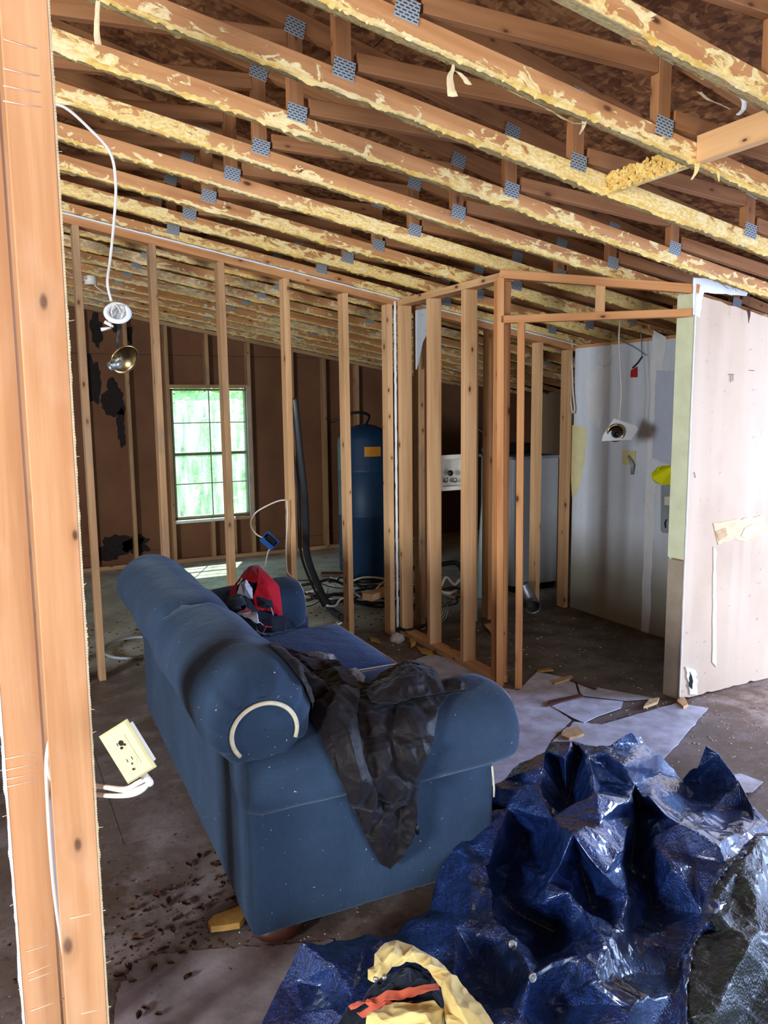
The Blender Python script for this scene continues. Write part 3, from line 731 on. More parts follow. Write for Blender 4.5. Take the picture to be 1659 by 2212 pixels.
# ---- brass lamp hanging left on a long cable
D0 = 3.25
cable('lamp_cable', [dep(100, 222, 2.80), dep(140, 232, 2.80), dep(190, 275, 2.84), dep(238, 330, 2.9), dep(250, 400, 2.96), dep(246, 480, 3.04), dep(238, 560, 3.15), dep(232, 610, D0), dep(240, 650, D0)], .0055, 'cable', 'long white cable sagging from the truss to the hanging brass lamp', smooth=8)
lt = tag(empty('pendant_lamp', dep(252, 690, D0)), 'polished brass ceiling lamp dangling with a white ceiling ring in front of the studs', 'lamp')
def frame_from(center, zdir, xhint=_r):
    z = zdir.normalized(); x = (xhint-z*xhint.dot(z)).normalized(); y = z.cross(x)
    return Matrix(((x.x, y.x, z.x, center.x), (x.y, y.y, z.y, center.y), (x.z, y.z, z.z, center.z), (0, 0, 0, 1)))
Mr = frame_from(dep(254, 676, D0), -_f+_r*.3+_u*.5)
MB().lathe([(.034, -.006), (.050, -.006), (.056, 0), (.050, .008), (.036, .008), (.034, .002), (.034, -.006)], Mr, 32).build('mounting_ring', M['joint'], lt)
m = MB()
for k_ in range(5):
    pts = [dep(252+18*math.cos(a_+k_)*(.6+.1*k_), 678+20*math.sin(a_*1.1+k_*.7), D0-.02+.01*k_) for a_ in [j*.7 for j in range(9)]]
    m.tube(curve(pts, 5), .0022, 5)
m.build('wire_coil', M['cable'], lt)
MB().tube(curve([dep(258, 700, D0), dep(256, 715, D0-.01), dep(253, 735, D0), dep(252, 750, D0)]), .006, 8).build('lamp_wire', M['black'], lt)
for a_, b_ in (((226, 695), (245, 706)), ((218, 712), (240, 708))):
    MB().tube([dep(*a_, D0-.02), dep(*b_, D0-.01)], [.008, .005], 8).build('wire_nut', M['white'], lt)
Mc = frame_from(dep(266, 774, D0), _f*-.35+_r*.55-_u*.45+Vector((0, 0, .0)))
MB().lathe([(.012, -.032), (.026, -.030), (.040, -.020), (.060, .004), (.066, .012), (.063, .016), (.055, .006), (.034, -.014), (.0, -.016)], Mc, 36).build('canopy', M['brass'], lt)
MB().lathe([(.018, -.014), (.021, .010), (.019, .034), (.013, .036), (.012, .01), (0, .008)], frame_from(dep(252, 784, D0-.01), _f*-.5-_r*.5-_u*.5), 20).build('socket', M['steel'], lt)

# ---- closet lamp on a cord, with its square of ceiling board
LX = 3.60
c0 = onx(1337, 935, LX)
cl = tag(empty('closet_lamp', c0), 'dark socket lamp on a square scrap of white board hanging in the closet', 'lamp')
cable('cord', [onx(1340, 690, LX), onx(1337, 730, LX), onx(1340, 800, LX), onx(1342, 850, LX), onx(1338, 908, LX)], .005, 'cable', 'grey cord holding the closet lamp')
DL = (c0-CAM).dot(_f)
sq = [dep(*q, DL) for q in ((1326, 904), (1375, 920), (1378, 928), (1364, 950), (1300, 953), (1303, 940))]
sq2 = sq
MB().prism(sq2, (_f*1).normalized(), .012).build('board_scrap', M['joint'], cl)
Ml = frame_from(onx(1333, 935, LX)-_f*.012-_r*.012, -_f-_u*.35-_r*.1)
MB().lathe([(.056, -.004), (.060, .006), (.052, .012), (.044, .006), (.030, .0)], Ml, 28).build('canopy', M['brass'], cl)
MB().lathe([(.030, .0), (.030, .022), (.024, .038), (.017, .040), (.014, .022), (0, .02)], Ml, 20).build('socket', M['black'], cl)

# ---- other things in the closet
def onW(px, py, off=.0): q = onx(px, py, 4.06-off); return q
sp_ = tag(empty('switch_plate', onW(1359, 990)), 'ivory wall plate with a bit of wire sticking out, on the white closet wall', 'outlet')
MB().prism([onW(*q, .001) for q in ((1347, 972), (1374, 974), (1372, 1005), (1345, 1003))], (-1, 0, 0), .006).build('cover_plate', M['ivory'], sp_)
MB().tube([onW(1358, 985, .01), onW(1362, 995, .03), onW(1366, 1004, .035), onW(1365, 1024, .02)], [.008, .012, .012, .01], 8).build('tape_wrap', M['grey'], sp_)
rt = tag(empty('paper_tag', onW(1370, 800)), 'small red paper tag hanging on a black tie by the closet wall', 'tag')
MB().prism([onW(*q, .01) for q in ((1363, 800), (1376, 792), (1376, 815), (1362, 815))], (-1, 0, 0), .002).build('tag_card', M['red'], rt)
MB().tube([onW(1366, 795, .012), onW(1378, 783, .012), onW(1387, 770, .01)], .005, 6).build('tie', M['black'], rt)
o = MB().tube(curve([onW(1325, 722, .01), onW(1340, 735, .01), onW(1370, 750, .01), onW(1396, 768, .01)]), .0045, 6).build('wire', M['grey'], None, onW(1325, 722)); tag(o, 'grey wire stapled slantwise across the upper closet wall', 'cable')
o = MB().tube(curve([onW(1384, 707, .008), onW(1385, 740, .008), onW(1386, 772, .008)]), .0035, 6).build('wire', M['grey'], None, onW(1384, 707)); tag(o, 'thin grey wire hanging straight down the closet wall to the red tag', 'cable')
# taped white cord at the wall corner
yc_ = 4.74
m = MB(); m.tube(curve([onx(1236, 735, 4.03), onx(1234, 770, 4.03), onx(1236, 800, 4.03), onx(1238, 850, 4.03), onx(1241, 885, 4.03), onx(1236, 889, 4.03), onx(1232, 850, 4.03), onx(1230, 790, 4.03)]), .006, 8)
o = m.build('cord', M['cable'], None, onx(1236, 735, 4.03)); tag(o, 'doubled white cord tied up on the end stud at the closet corner', 'cord')
# yellow film and grey electric panel behind the board edge
m = MB(); q = [(1412, 1022), (1424, 1009), (1420, 1016), (1432, 1006), (1462, 1005), (1462, 1046), (1432, 1047), (1418, 1042), (1411, 1032)]
m.prism([onx(a, b_, 3.86+.02*((i*37) % 5)) for i, (a, b_) in enumerate(q)], (-1, -.2, 0), .02)
o = m.build('plastic_film', M['yellowbag'], None, onx(1436, 1028, 3.88)); tag(o, 'crumpled bright yellow film on top of the grey panel in the closet', 'plastic')
gp = tag(empty('electric_panel', onW(1450, 1095)), 'grey electric panel door on the closet wall, half hidden by the pale board', 'panel')
MB().prism([onx(a, b_, 3.96) for a, b_ in ((1428, 1048), (1475, 1046), (1475, 1155), (1431, 1151), (1427, 1146))], (1, 0, 0), .09).build('box', M['grey'], gp)
MB().prism([onx(a, b_, 3.958) for a, b_ in ((1436, 1073), (1452, 1072), (1452, 1092), (1436, 1091))], (-1, 0, 0), .003).build('label', M['white'], gp)
MB().tube(curve([onx(1440, 1122, 3.955), onx(1436, 1130, 3.94), onx(1438, 1140, 3.955)]), .004, 6).build('latch', M['black'], gp)

# ================================================================== UTILITY AREA BEHIND THE FRAMING
def cyl(name, mat, parent, x, y, z0, z1, r, n=28, prof=None):
    pr = prof or [(0, z0), (r*.9, z0), (r, z0+.02), (r, z1-.03), (r*.88, z1), (0, z1)]
    return MB().lathe(pr, Matrix.Translation((x, y, 0)), n).build(name, mat, parent)
tk = tag(empty('pressure_tank', (3.07, 6.42, 0)), 'blue metal tank with an orange label standing beyond the studs', 'tank')
cyl('body', M['tank'], tk, 3.07, 6.42, .06, 1.42, .25, prof=[(0, .05), (.2, .06), (.25, .12), (.25, .62), (.256, .63), (.25, .64), (.25, 1.02), (.256, 1.03), (.25, 1.04), (.25, 1.3), (.2, 1.38), (.08, 1.43), (0, 1.44)])
cyl('base', M['black'], tk, 3.07, 6.42, .0, .07, .2)
m = MB(); th0 = math.atan2(-6.8+0, -3.22)
for i in range(6):
    t0, t1 = -2.05+i*.1, -2.05+(i+1)*.1; b = len(m.v)
    for t_, z_ in ((t0, 1.16), (t1, 1.16), (t1, 1.245), (t0, 1.245)): m.v.append(Vector((3.07+.253*math.cos(t_), 6.42+.253*math.sin(t_), z_)))
    m.face((b, b+1, b+2, b+3), smooth=True)
m.build('label', M['orange'], tk)
MB().tube(curve([(3.07, 6.4, 1.43), (3.05, 6.3, 1.52), (2.9, 6.3, 1.54), (2.72, 6.4, 1.46)]), .012, 8).build('hose', M['black'], tk)
ap = tag(empty('water_heater', (4.1, 5.55, 0)), 'tall white enamel appliance behind the angled doorway framing', 'appliance')
MB().box((3.93, 5.35, .06), (4.42, 5.85, 1.14), .02).build('cabinet', M['appliance'], ap)
MB().box((3.95, 5.37, .0), (4.40, 5.83, .06)).build('base', M['black'], ap)
MB().box((3.92, 5.34, 1.14), (4.43, 5.86, 1.165), .01).build('top_panel', M['grey'], ap)
MB().box((4.0, 5.6, 1.165), (4.35, 5.84, 1.26), .01).build('control_panel', M['black'], ap)
pp = tag(empty('pvc_pipe', (3.6, 5.32, 0)), 'fat pale green plastic pipe leaning upright behind the framing', 'pipe')
p0, p1 = ony(1036, 1290, 5.3), ony(1056, 1012, 5.35)
MB().tube([p0, p1], .042, 20).build('pipe', M['pipe'], pp); MB().tube([p1, p1+(p1-p0).normalized()*.05], .048, 20).build('collar', M['pipe'], pp)
MB().tube(curve([p1+Vector((0, 0, .04)), p1+Vector((-.05, .02, .16)), p1+Vector((.03, .05, .25)), p1+Vector((-.06, .1, .33))]), .02, 8).build('fitting', M['black'], pp)
# washer outlet box
wo = tag(empty('washer_box', (3.32, 5.0, 1.06)), 'cream recessed washer outlet box fixed between the inner studs', 'box')
def oy(px, py, y=5.0): return ony(px, py, y)
fr = [(945, 984), (1016, 980), (1019, 1056), (948, 1061)]; ir = [(953, 993), (1008, 989), (1011, 1048), (956, 1052)]
for i in range(4):
    j = (i+1) % 4; MB().prism([oy(*fr[i]), oy(*fr[j]), oy(*ir[j]), oy(*ir[i])], (0, -1, 0), .008).build('flange', M['white'], wo)
    a_, b_ = oy(*ir[i]), oy(*ir[j]); MB().prism([a_, b_, b_+Vector((0, .08, 0)), a_+Vector((0, .08, 0))], (a_+b_)/2-oy(982, 1020), .003).build('box_side', M['white'], wo)
MB().prism([oy(*q)+Vector((0, .08, 0)) for q in ir], (0, 1, 0), .003).build('back_panel', M['white'], wo)
for px in (966, 985):
    c_ = oy(px, 1040); MB().tube([c_+Vector((0, .07, 0)), c_+Vector((0, .01, .0)), c_+Vector((0, .005, .025))], .012, 8).build('valve', M['steel'], wo)
MB().lathe([(.022, 0), (.022, .012), (0, .014)], frame_from(oy(972, 1022), Vector((0, -1, .2))), 12).build('valve_handle', M['black'], wo)
# flexible duct
m = MB(); pts = curve([ony(1128, 1262, 4.72), ony(1136, 1280, 4.70), ony(1146, 1300, 4.66), ony(1152, 1312, 4.6)], 14); rr = [.052+.006*math.cos(i*PI) for i in range(len(pts))]
m.tube(pts, rr, 20, caps=False); o = m.build('flexible_duct', M['steel'], None, pts[-1]); tag(o, 'ribbed grey flexible duct ending on the closet floor', 'duct')
# black hose hanging
hp = [ony(636, 860, 5.02), ony(640, 900, 5.02), ony(648, 980, 5.05), ony(657, 1060, 5.1), ony(661, 1130, 5.2), ony(664, 1200, 5.32), ony(686, 1262, 5.45), ony(712, 1312, 5.55), onz(740, 1335, .03)]
cable('hose', hp, .026, 'hose', 'fat black hose hanging down beyond the studs to the wire heap')
cable('hose', [Vector((q.x-.03, q.y+.05, q.z)) for q in hp[:-1]], .010, 'hose', 'thin black hose running beside the fat black one')
# blue box hanging on wire
bx0 = ony(582, 1168, 4.93)
bb = tag(empty('outlet_box', bx0), 'small blue outlet box hanging on white wire in front of the far window wall', 'box')
z_ = (_r*.5-_u*.45+Vector((0, -.2, 0))).normalized(); Mb = frame_from(bx0, -_f+_r*.6+_u*.5, (_r-_u*.8))
def lb(x, y, z): return Mb @ Vector((x, y, z))
for a_ in (((-.05, -.03, -.03), (.05, -.03, -.03), (.05, -.03, .03), (-.05, -.03, .03)), ((-.05, .03, -.03), (.05, .03, -.03), (.05, .03, .03), (-.05, .03, .03)), ((-.05, -.03, -.03), (-.05, .03, -.03), (-.05, .03, .03), (-.05, -.03, .03)), ((.05, -.03, -.03), (.05, .03, -.03), (.05, .03, .03), (.05, -.03, .03)), ((-.05, -.03, -.03), (.05, -.03, -.03), (.05, .03, -.03), (-.05, .03, -.03))):
    q = [lb(*v) for v in a_]; MB().prism(q, (q[1]-q[0]).cross(q[2]-q[1]), .003).build('box_side', M['bluebox'], bb)
MB().prism([lb(-.032, -.018, .0), lb(.032, -.018, .0), lb(.032, .018, .0), lb(-.032, .018, .0)], Mb.to_3x3() @ Vector((0, 0, 1)), .028).build('receptacle', M['black'], bb)
cable('wire', [ony(618, 1080, 4.86), ony(602, 1082, 4.88), ony(578, 1092, 4.9), ony(552, 1108, 4.92), ony(541, 1130, 4.92), ony(552, 1152, 4.92), ony(572, 1164, 4.93)], .005, 'cable', 'white wire from the stud bending down to the blue outlet box')
cable('wire', [ony(588, 1180, 4.93), ony(580, 1190, 4.93), ony(576, 1205, 4.95), ony(572, 1222, 5.0), ony(560, 1234, 5.1), onz(545, 1242)], .004, 'cable', 'white wire tail dropping from the blue outlet box to the floor')
cable('wire', [ony(620, 1080, 4.74), ony(621, 1120, 4.74), ony(618, 1180, 4.74), ony(620, 1230, 4.74), ony(628, 1245, 4.74)], .004, 'cable', 'white wire lying against the stud above the sofa arm')
# junction on truss beyond
jb = ony(196, 605, 5.7); o = MB().lathe([(.0, -.03), (.04, -.03), (.04, .02), (.03, .03), (0, .03)], Matrix.Translation(jb), 14).build('junction_box', M['white'], None, jb); tag(o, 'round white junction box under the trusses beyond the partition', 'box')
cable('wire', [jb, ony(215, 625, 5.7), ony(250, 640, 5.7), ony(300, 644, 5.7)], .004, 'cable', 'thin white wire running from the round junction box')
cable('wire', [ony(120, 560, 5.5), ony(150, 590, 5.55), ony(196, 605, 5.7)], .004, 'cable', 'thin white wire coming in to the round junction box from the near stud')

# heap of wires and boards beyond the partition
rr_ = random.Random(21)
names_ = ['black cable in the wire heap beyond the studs']
for i in range(34):
    cx0 = rr_.uniform(2.2, 3.5); cy0 = 5.75-.42*(cx0-2.2)+rr_.uniform(-.25, .3); L_ = rr_.uniform(.3, .75); a_ = rr_.uniform(-.7, .5); z0 = rr_.uniform(.02, .2)
    pts = []
    for j in range(6):
        t_ = (j-2.5)/5*L_; a2 = a_+.5*nz(i*3.1, j*.6)
        pts.append((cx0+t_*math.cos(a2), cy0+t_*math.sin(a2)+.08*nz(i, j*.7, 2), max(.012, z0+.08*nz(i*1.7, j*.8, 5))))
    m_ = rr_.choice(['black', 'black', 'black', 'hose', 'cable', 'chip'])
    cable('cable', pts, rr_.choice([.005, .008, .012]), m_, 'loose cable in the tangled heap beyond the framed partition', smooth=5, group='cables of the tangled heap')
def plank(name, p0, p1, w_, h_, mat, label, cat, up=(0, 0, 1)):
    p0 = Vector(p0); p1 = Vector(p1); m_ = MB().board(p0, p1, w_, h_, up, .003).build(name, M[mat], None, (p0+p1)/2); return tag(m_, label, cat)
plank('broken_board', ony(794, 1290, 4.95), ony(842, 1274, 5.1), .09, .05, 'stud', 'splintered end of a pale board sticking out of the wire heap', 'board')
cable('twig', [ony(812, 1272, 5.0), ony(850, 1240, 4.98), ony(885, 1222, 4.95), ony(915, 1215, 4.95)], .007, 'chip', 'thin bent strip of wood leaning across the closet side studs', 'stick')
plank('plank', onz(694, 1240, .02), onz(806, 1240, .02), .10, .025, 'brown', 'dark brown plank lying on the pale floor beyond the studs', 'board')
o = MB().prism([onz(*q, .002) for q in ((690, 1262), (770, 1236), (838, 1240), (835, 1290), (740, 1302), (684, 1290))], (0, 0, 1), .012).build('drywall_sheet', M['joint'], None, onz(760, 1270)); tag(o, 'pale broken drywall sheet lying flat behind the wire heap', 'board')
# wire-frame ring and bits behind
m = MB(); rc = onz(942, 1322, .12)
for k_ in range(3):
    m.tube([rc+Vector((.10*math.cos(t*PI/12), .03*k_, .09*math.sin(t*PI/12))) for t in range(25)], .004, 6, caps=False)
o = m.build('wire_basket', M['steel'], None, rc); tag(o, 'thin wire coil lying on its side on the utility floor', 'wire')
cable('hose', [ony(870, 1232, 5.3), ony(900, 1226, 5.3), ony(940, 1222, 5.3), ony(985, 1216, 5.3), ony(1000, 1240, 5.25), onz(1004, 1300, .02)], .02, 'black', 'black hose lying level behind the closet side studs')
cable('hose_coil', [onz(900, 1310, .04), onz(860, 1345, .05), onz(880, 1362, .04), onz(930, 1345, .03)], .012, 'black', 'black cable curling on the floor inside the closet side wall')
# hoop on the floor left
m = MB(); hc = Vector((.80, 5.25, .03))
m.tube([hc+Vector((.20*math.cos(t*PI/16), .17*math.sin(t*PI/16), .02*math.sin(t*PI/16))) for t in range(33)], .010, 8, caps=False)
o = m.build('hoop', M['grey'], None, hc); tag(o, 'thin grey hoop lying on the floor behind the sofa back', 'hoop')

# ================================================================== OUTDOORS seen through the far window
def mat_leaves():
    t = NT('sunlit_leaves'); out = t.t.nodes['Material Output']
    c = t.mix(rnd(t), lin(176, 214, 140), lin(140, 186, 110))
    n = t.noise(t.n('TexCoord').outputs['Object'], 3, 3)
    c = t.mix(t.ramp(n, (.4, 0.), (.6, 1.)), c, lin(206, 232, 180))
    d = t.n('BsdfDiffuse'); t.put(d.inputs[0], c); tr = t.n('BsdfTranslucent'); t.put(tr.inputs[0], c)
    m1 = t.n('MixShader'); m1.inputs[0].default_value = .45; t.put(m1.inputs[1], d.outputs[0]); t.put(m1.inputs[2], tr.outputs[0]); t.put(out.inputs[0], m1.outputs[0]); return t.m
M['leaves'] = mat_leaves(); M['bark'] = simple('bark', lin(92, 78, 62), .9, .1, var=.4, scale=14, bump=.4); M['grass'] = simple('forest_ground', lin(110, 140, 70), .95, .05, var=.4, scale=2)
o = MB().box((-8, 8.3, -.35), (14, 26, -.3)).build('ground', M['grass']); o['kind'] = 'structure'
def leafmesh(seed, n, rx, ry, rz, size):
    q = random.Random(seed); m = MB()
    for i in range(n):
        while True:
            p = Vector((q.uniform(-1, 1), q.uniform(-1, 1), q.uniform(-1, 1)))
            if p.length < 1 and q.random() < .25+p.length and nz(p.x*2.2+seed, p.y*2.2, p.z*2.2) > -.22: break
        c = Vector((p.x*rx, p.y*ry, p.z*rz)); s_ = size*q.uniform(.6, 1.4)
        a = Vector((q.gauss(0, 1), q.gauss(0, 1), q.gauss(0, .6))).normalized(); b_ = a.cross(Vector((q.gauss(0, 1), q.gauss(0, 1), q.gauss(0, 1)))).normalized()
        k = len(m.v); m.v += [c-a*s_, c-b_*s_*.45, c+a*s_, c+b_*s_*.45]; m.face((k, k+1, k+2, k+3))
    return m
for i, (x, y, z, rx, rz, lab) in enumerate(((2.3, 10.6, 1.2, 1.1, 1.3, 'leafy green tree nearest outside the far window'), (4.6, 11.0, 2.0, 1.2, 2.0, 'second leafy tree to the side beyond the far window'), (3.4, 13.3, 1.1, 2.2, 1.6, 'dense green bush low behind the window trees'), (2.2, 16.2, 3.6, 2.2, 3.2, 'tall tree farthest behind the far window'), (6.9, 16.5, 2.6, 2.4, 3.2, 'broad tree beyond and beside the tallest one'), (-.2, 12.4, 2.4, 1.3, 2.2, 'slim tree outside, beyond the window edge'))):
    t = tag(empty('tree', (x, y, -.3)), lab, 'tree', 'trees outside the far window')
    lm = leafmesh(i*5+3, 2600, rx, 1.2, rz, .09)
    lm.v = [v+Vector((x, y, z)) for v in lm.v]; f_ = lm.build('foliage', M['leaves'], t); f_['kind'] = 'stuff'
    MB().tube([(x, y, -.3), (x+.06, y+.1, z*.6), (x-.05, y, z+rz*.6)], [.11, .08, .03], 10).build('trunk', M['bark'], t)

# ================================================================== SOFA
def mat_fabric(name, c, c2, rib=260, speck=True):
    t = NT(name); oc = t.n('TexCoord').outputs['Object']; uv = t.n('UVMap').outputs[0]
    rb = t.noise(t.scale(uv, (rib, rib*.12, 1)), 1, 2, .5); n = t.noise(oc, 3.5, 4, .6)
    k = t.mix(t.ramp(n, (.4, 0.), (.68, .7)), c, c2)
    k = t.mix(t.math('MULTIPLY', rb, .5), k, tuple(v*.45 for v in c))
    if speck:
        k = t.mix(t.ramp(t.noise(oc, 90, 2, .5), (.745, 0.), (.765, .8)), k, lin(196, 198, 196))
    t.bump(t.math('ADD', t.math('MULTIPLY', rb, .5), t.math('MULTIPLY', t.noise(oc, 11, 3, .6), 3.0)), .35, .006)
    t.b.inputs['Sheen Weight'].default_value = .2; t.b.inputs['Sheen Roughness'].default_value = .4
    t.b.inputs['Sheen Tint'].default_value = (.5, .65, .9, 1)
    return t.done(k, .85, .15)
M['sofa'] = mat_fabric('blue_chenille', lin(44, 62, 86), lin(58, 78, 102))
M['sofaseat'] = mat_fabric('deep_blue_seat_fabric', lin(46, 70, 122), lin(54, 78, 130))
M['piping'] = simple('cream_piping', lin(206, 196, 172), .8, .2, var=.2, scale=60)
TH = .028
SO = Vector((.598, 2.055, 0)); SU = Vector((math.cos(TH), -math.sin(TH), 0)); SV = Vector((math.sin(TH), math.cos(TH), 0))
def sf(u, v, z): return SO+SU*u+SV*v+Vector((0, 0, z))
sofa = tag(empty('sofa', SO), 'worn blue rolled-arm sofa with cream piping seen from behind its arm', 'sofa')
def grid(m, P, closed_u=False, uvs=1.0, mi=0):
    """P[i][j] -> points; smooth quads with metric uv"""
    b = len(m.v); ni, nj = len(P), len(P[0]); U = [[0]*nj for _ in range(ni)]; V = [[0]*nj for _ in range(ni)]
    for i in range(ni):
        for j in range(nj):
            if i: V[i][j] = V[i-1][j]+(P[i][j]-P[i-1][j]).length
            if j: U[i][j] = U[i][j-1]+(P[i][j]-P[i][j-1]).length
            m.v.append(P[i][j])
    for i in range(ni-1):
        for j in range(nj-1):
            q = ((i, j), (i, j+1), (i+1, j+1), (i+1, j))
            m.face([b+a*nj+c for a, c in q], [(U[a][c]*uvs, V[a][c]*uvs) for a, c in q], smooth=True, mi=mi)
def spow(c, e): return math.copysign(abs(c)**e, c)
def roll(center0, center1, X, Z, rx, rz, e=.9, end0=.62, end1=.62, cap=.14, nl=60, na=64, seed=1, flare0=1.0, flare1=1.0, pucker=.5, bump=.008, droop=False):
    """padded roll swept from center0 to center1; X, Z are the section axes"""
    c0, c1 = Vector(center0), Vector(center1); L = (c1-c0).length; A = (c1-c0)/L; rows = []
    ts = []
    for i in range(nl+1):
        t = i/nl; ts.append(L*(.5-.5*math.cos(PI*t)) if True else 0)
    prof = [(0, 0.02), (0, .5)]
    def rad(s):
        k0 = end0+(1-end0)*math.sqrt(max(0, 1-(1-min(1, s/cap))**2)); k1 = end1+(1-end1)*math.sqrt(max(0, 1-(1-min(1, (L-s)/cap))**2))
        return min(k0, k1)*(flare0+(flare1-flare0)*s/L)
    P = []
    def row(s, k, off=0):
        out = []
        dr = Z*(-.035*max(0, 1-s/.22)**1.5*(1 if droop else 0))
        for j in range(na+1):
            a = 2*PI*j/na; ca, sa = spow(math.cos(a), e), spow(math.sin(a), e)
            q = c0+A*(s+off)+X*(rx*k*ca)+Z*(rz*k*sa)+dr
            d = min(s, L-s); f = math.exp(-d/.06)*pucker
            q += (X*ca+Z*sa)*(bump*nz(ca*1.2+seed, sa*1.2, s*4)*1.6*min(1, .3+d*8)+f*.011*math.sin(a*11+3*nz(a*2, seed))*(1 if d > .002 else 0))
            out.append(q)
        return out
    for k in (.02, .5, .9): P.append(row(0, rad(0)*k, -.012*(1-k*k)))
    for s in ts: P.append(row(s, rad(s)))
    for k in (.9, .5, .02): P.append(row(L, rad(L)*k, .012*(1-k*k)))
    return P
def rbox(m, lo, hi, r, seg=3, f=sf, bul=0.0, nsub=8, seed=0):
    """rounded box in sofa coordinates with slight bulge"""
    bm = bmesh.new(); bmesh.ops.create_cube(bm, size=1)
    lo = Vector(lo); hi = Vector(hi)
    for v in bm.verts: v.co = Vector(((lo.x if v.co.x < 0 else hi.x), (lo.y if v.co.y < 0 else hi.y), (lo.z if v.co.z < 0 else hi.z)))
    bmesh.ops.bevel(bm, geom=bm.edges[:]+bm.verts[:], offset=r, segments=seg, profile=.5, affect='EDGES')
    bmesh.ops.subdivide_edges(bm, edges=[e for e in bm.edges if e.calc_length() > .12], cuts=nsub, use_grid_fill=True)
    bmesh.ops.triangulate(bm, faces=[f_ for f_ in bm.faces if len(f_.verts) > 4])
    c = (lo+hi)/2; h = (hi-lo)/2
    for v in bm.verts:
        p = v.co; q = [(p[i]-c[i])/h[i] for i in range(3)]
        for i in range(3):
            o_ = [q[j] for j in range(3) if j != i]
            if abs(q[i]) > .9: p[i] += math.copysign(bul*(1-o_[0]**2)*(1-o_[1]**2)+.004*nz(p.x*5+seed, p.y*5, p.z*5), q[i])
    b = len(m.v); bm.verts.index_update()
    for v in bm.verts: m.v.append(f(*v.co))
    for fc in bm.faces:
        n = fc.normal; ax_ = max(range(3), key=lambda i: abs(n[i])); o_ = [i for i in range(3) if i != ax_]
        m.face([b+v.index for v in fc.verts], [(v.co[o_[0]], v.co[o_[1]]) for v in fc.verts], smooth=True)
    bm.free(); return m
SL = 1.98
m = MB(); rbox(m, (.0, .012, .065), (.19, SL-.01, .70), .03, seed=1); m.build('back_panel', M['sofa'], sofa)
m = MB(); rbox(m, (.004, .0, .06), (.83, .20, .50), .018, bul=.004, seed=2); m.build('arm_panel', M['sofa'], sofa)
m = MB(); rbox(m, (.004, SL-.20, .06), (.83, SL, .50), .018, bul=.004, seed=3); m.build('arm_panel', M['sofa'], sofa)
m = MB(); rbox(m, (.15, .19, .06), (.86, SL-.19, .30), .02, seed=4); m.build('seat_base', M['sofa'], sofa)
ZV = Vector((0, 0, 1))
for v0, sgn, sd_ in ((.115, 1, 5), (SL-.115, -1, 9)):
    m = MB(); P = roll(sf(-.005, v0-.035*sgn, .535), sf(.875 if sgn > 0 else .80, v0-.032*sgn, .553), -SV*sgn, ZV, .160, .122, e=.86, end0=.8, end1=.86, cap=.06, seed=sd_, flare0=.88, flare1=1.12, pucker=.12)
    grid(m, P); a_ = m.build('rolled_arm', M['sofa'], sofa)
    if True:
        c_ = sf(.872 if sgn > 0 else .797, v0-.032*sgn, .553); pts = [c_+(-SV*sgn)*(.150*1.12*.9*spow(math.cos(2*PI*j/40), .86))+ZV*(.118*1.12*.9*spow(math.sin(2*PI*j/40), .86)) for j in range(41)]
        MB().tube(pts, .0055, 6, caps=False).build('piping', M['piping'], a_)
MB().tube([sf(.820, -.002, .42), sf(.824, -.003, .38), sf(.828, -.003, .34), sf(.829, -.001, .31)], .0035, 6).build('piping', M['piping'], sofa)
# back pillows
for k_, (va, vb) in enumerate(((-.03, .86), (.835, 1.98))):
    m = MB(); P = roll(sf(.045, va, .745), sf(.04, vb, .745), SU, ZV, .168, .142, e=.97, end0=.54 if k_ == 0 else .75, end1=.75 if k_ == 0 else .6, cap=.15, nl=70, seed=20+k_*3, pucker=.9 if k_ == 0 else .3, flare0=1.03 if k_ == 0 else 1.0, flare1=.97 if k_ == 1 else 1.0, droop=(k_ == 0))
    grid(m, P); a_ = m.build('back_pillow', M['sofa'], sofa)
    if k_ == 0:
        c_ = sf(.045, va-.004, .700); pts = []
        for j in range(33):
            t_ = math.radians(-20+j*(240/32)); pts.append(c_+SU*(.168*.56*math.cos(t_))+ZV*(.142*.60*math.sin(t_))-SV*.004)
        MB().tube(pts, .0065, 8).build('piping', M['piping'], a_)
    m = MB(); rbox(m, (.17, max(.2, va), .40), (.32, min(SL-.2, vb), .72), .06, bul=.02, seed=30+k_); m.build('back_cushion', M['sofa'], sofa)
# seat cushions
for k_, (va, vb) in enumerate(((.235, .985), (.995, SL-.235))):
    m = MB(); rbox(m, (.26, va, .29), (.98, vb, .45), .035, bul=.018, seed=40+k_); a_ = m.build('seat_cushion', M['sofaseat'], sofa)
    zt_ = .443
    pts = [sf(.3, va+.012, zt_), sf(.95, va+.012, zt_), sf(.968, va+.03, zt_), sf(.968, vb-.03, zt_), sf(.95, vb-.012, zt_), sf(.3, vb-.012, zt_)]
    MB().tube(curve(pts, 6), .0045, 6).build('piping', M['piping'], a_)
for u_, v_ in ((.10, .09), (.76, .09), (.10, SL-.09), (.76, SL-.09)):
    MB().lathe([(0, 0), (.055, .0), (.080, .018), (.082, .038), (.065, .062), (.05, .07), (0, .07)], Matrix.Translation(sf(u_, v_, 0)), 20).build('bun_foot', M['brown'], sofa)

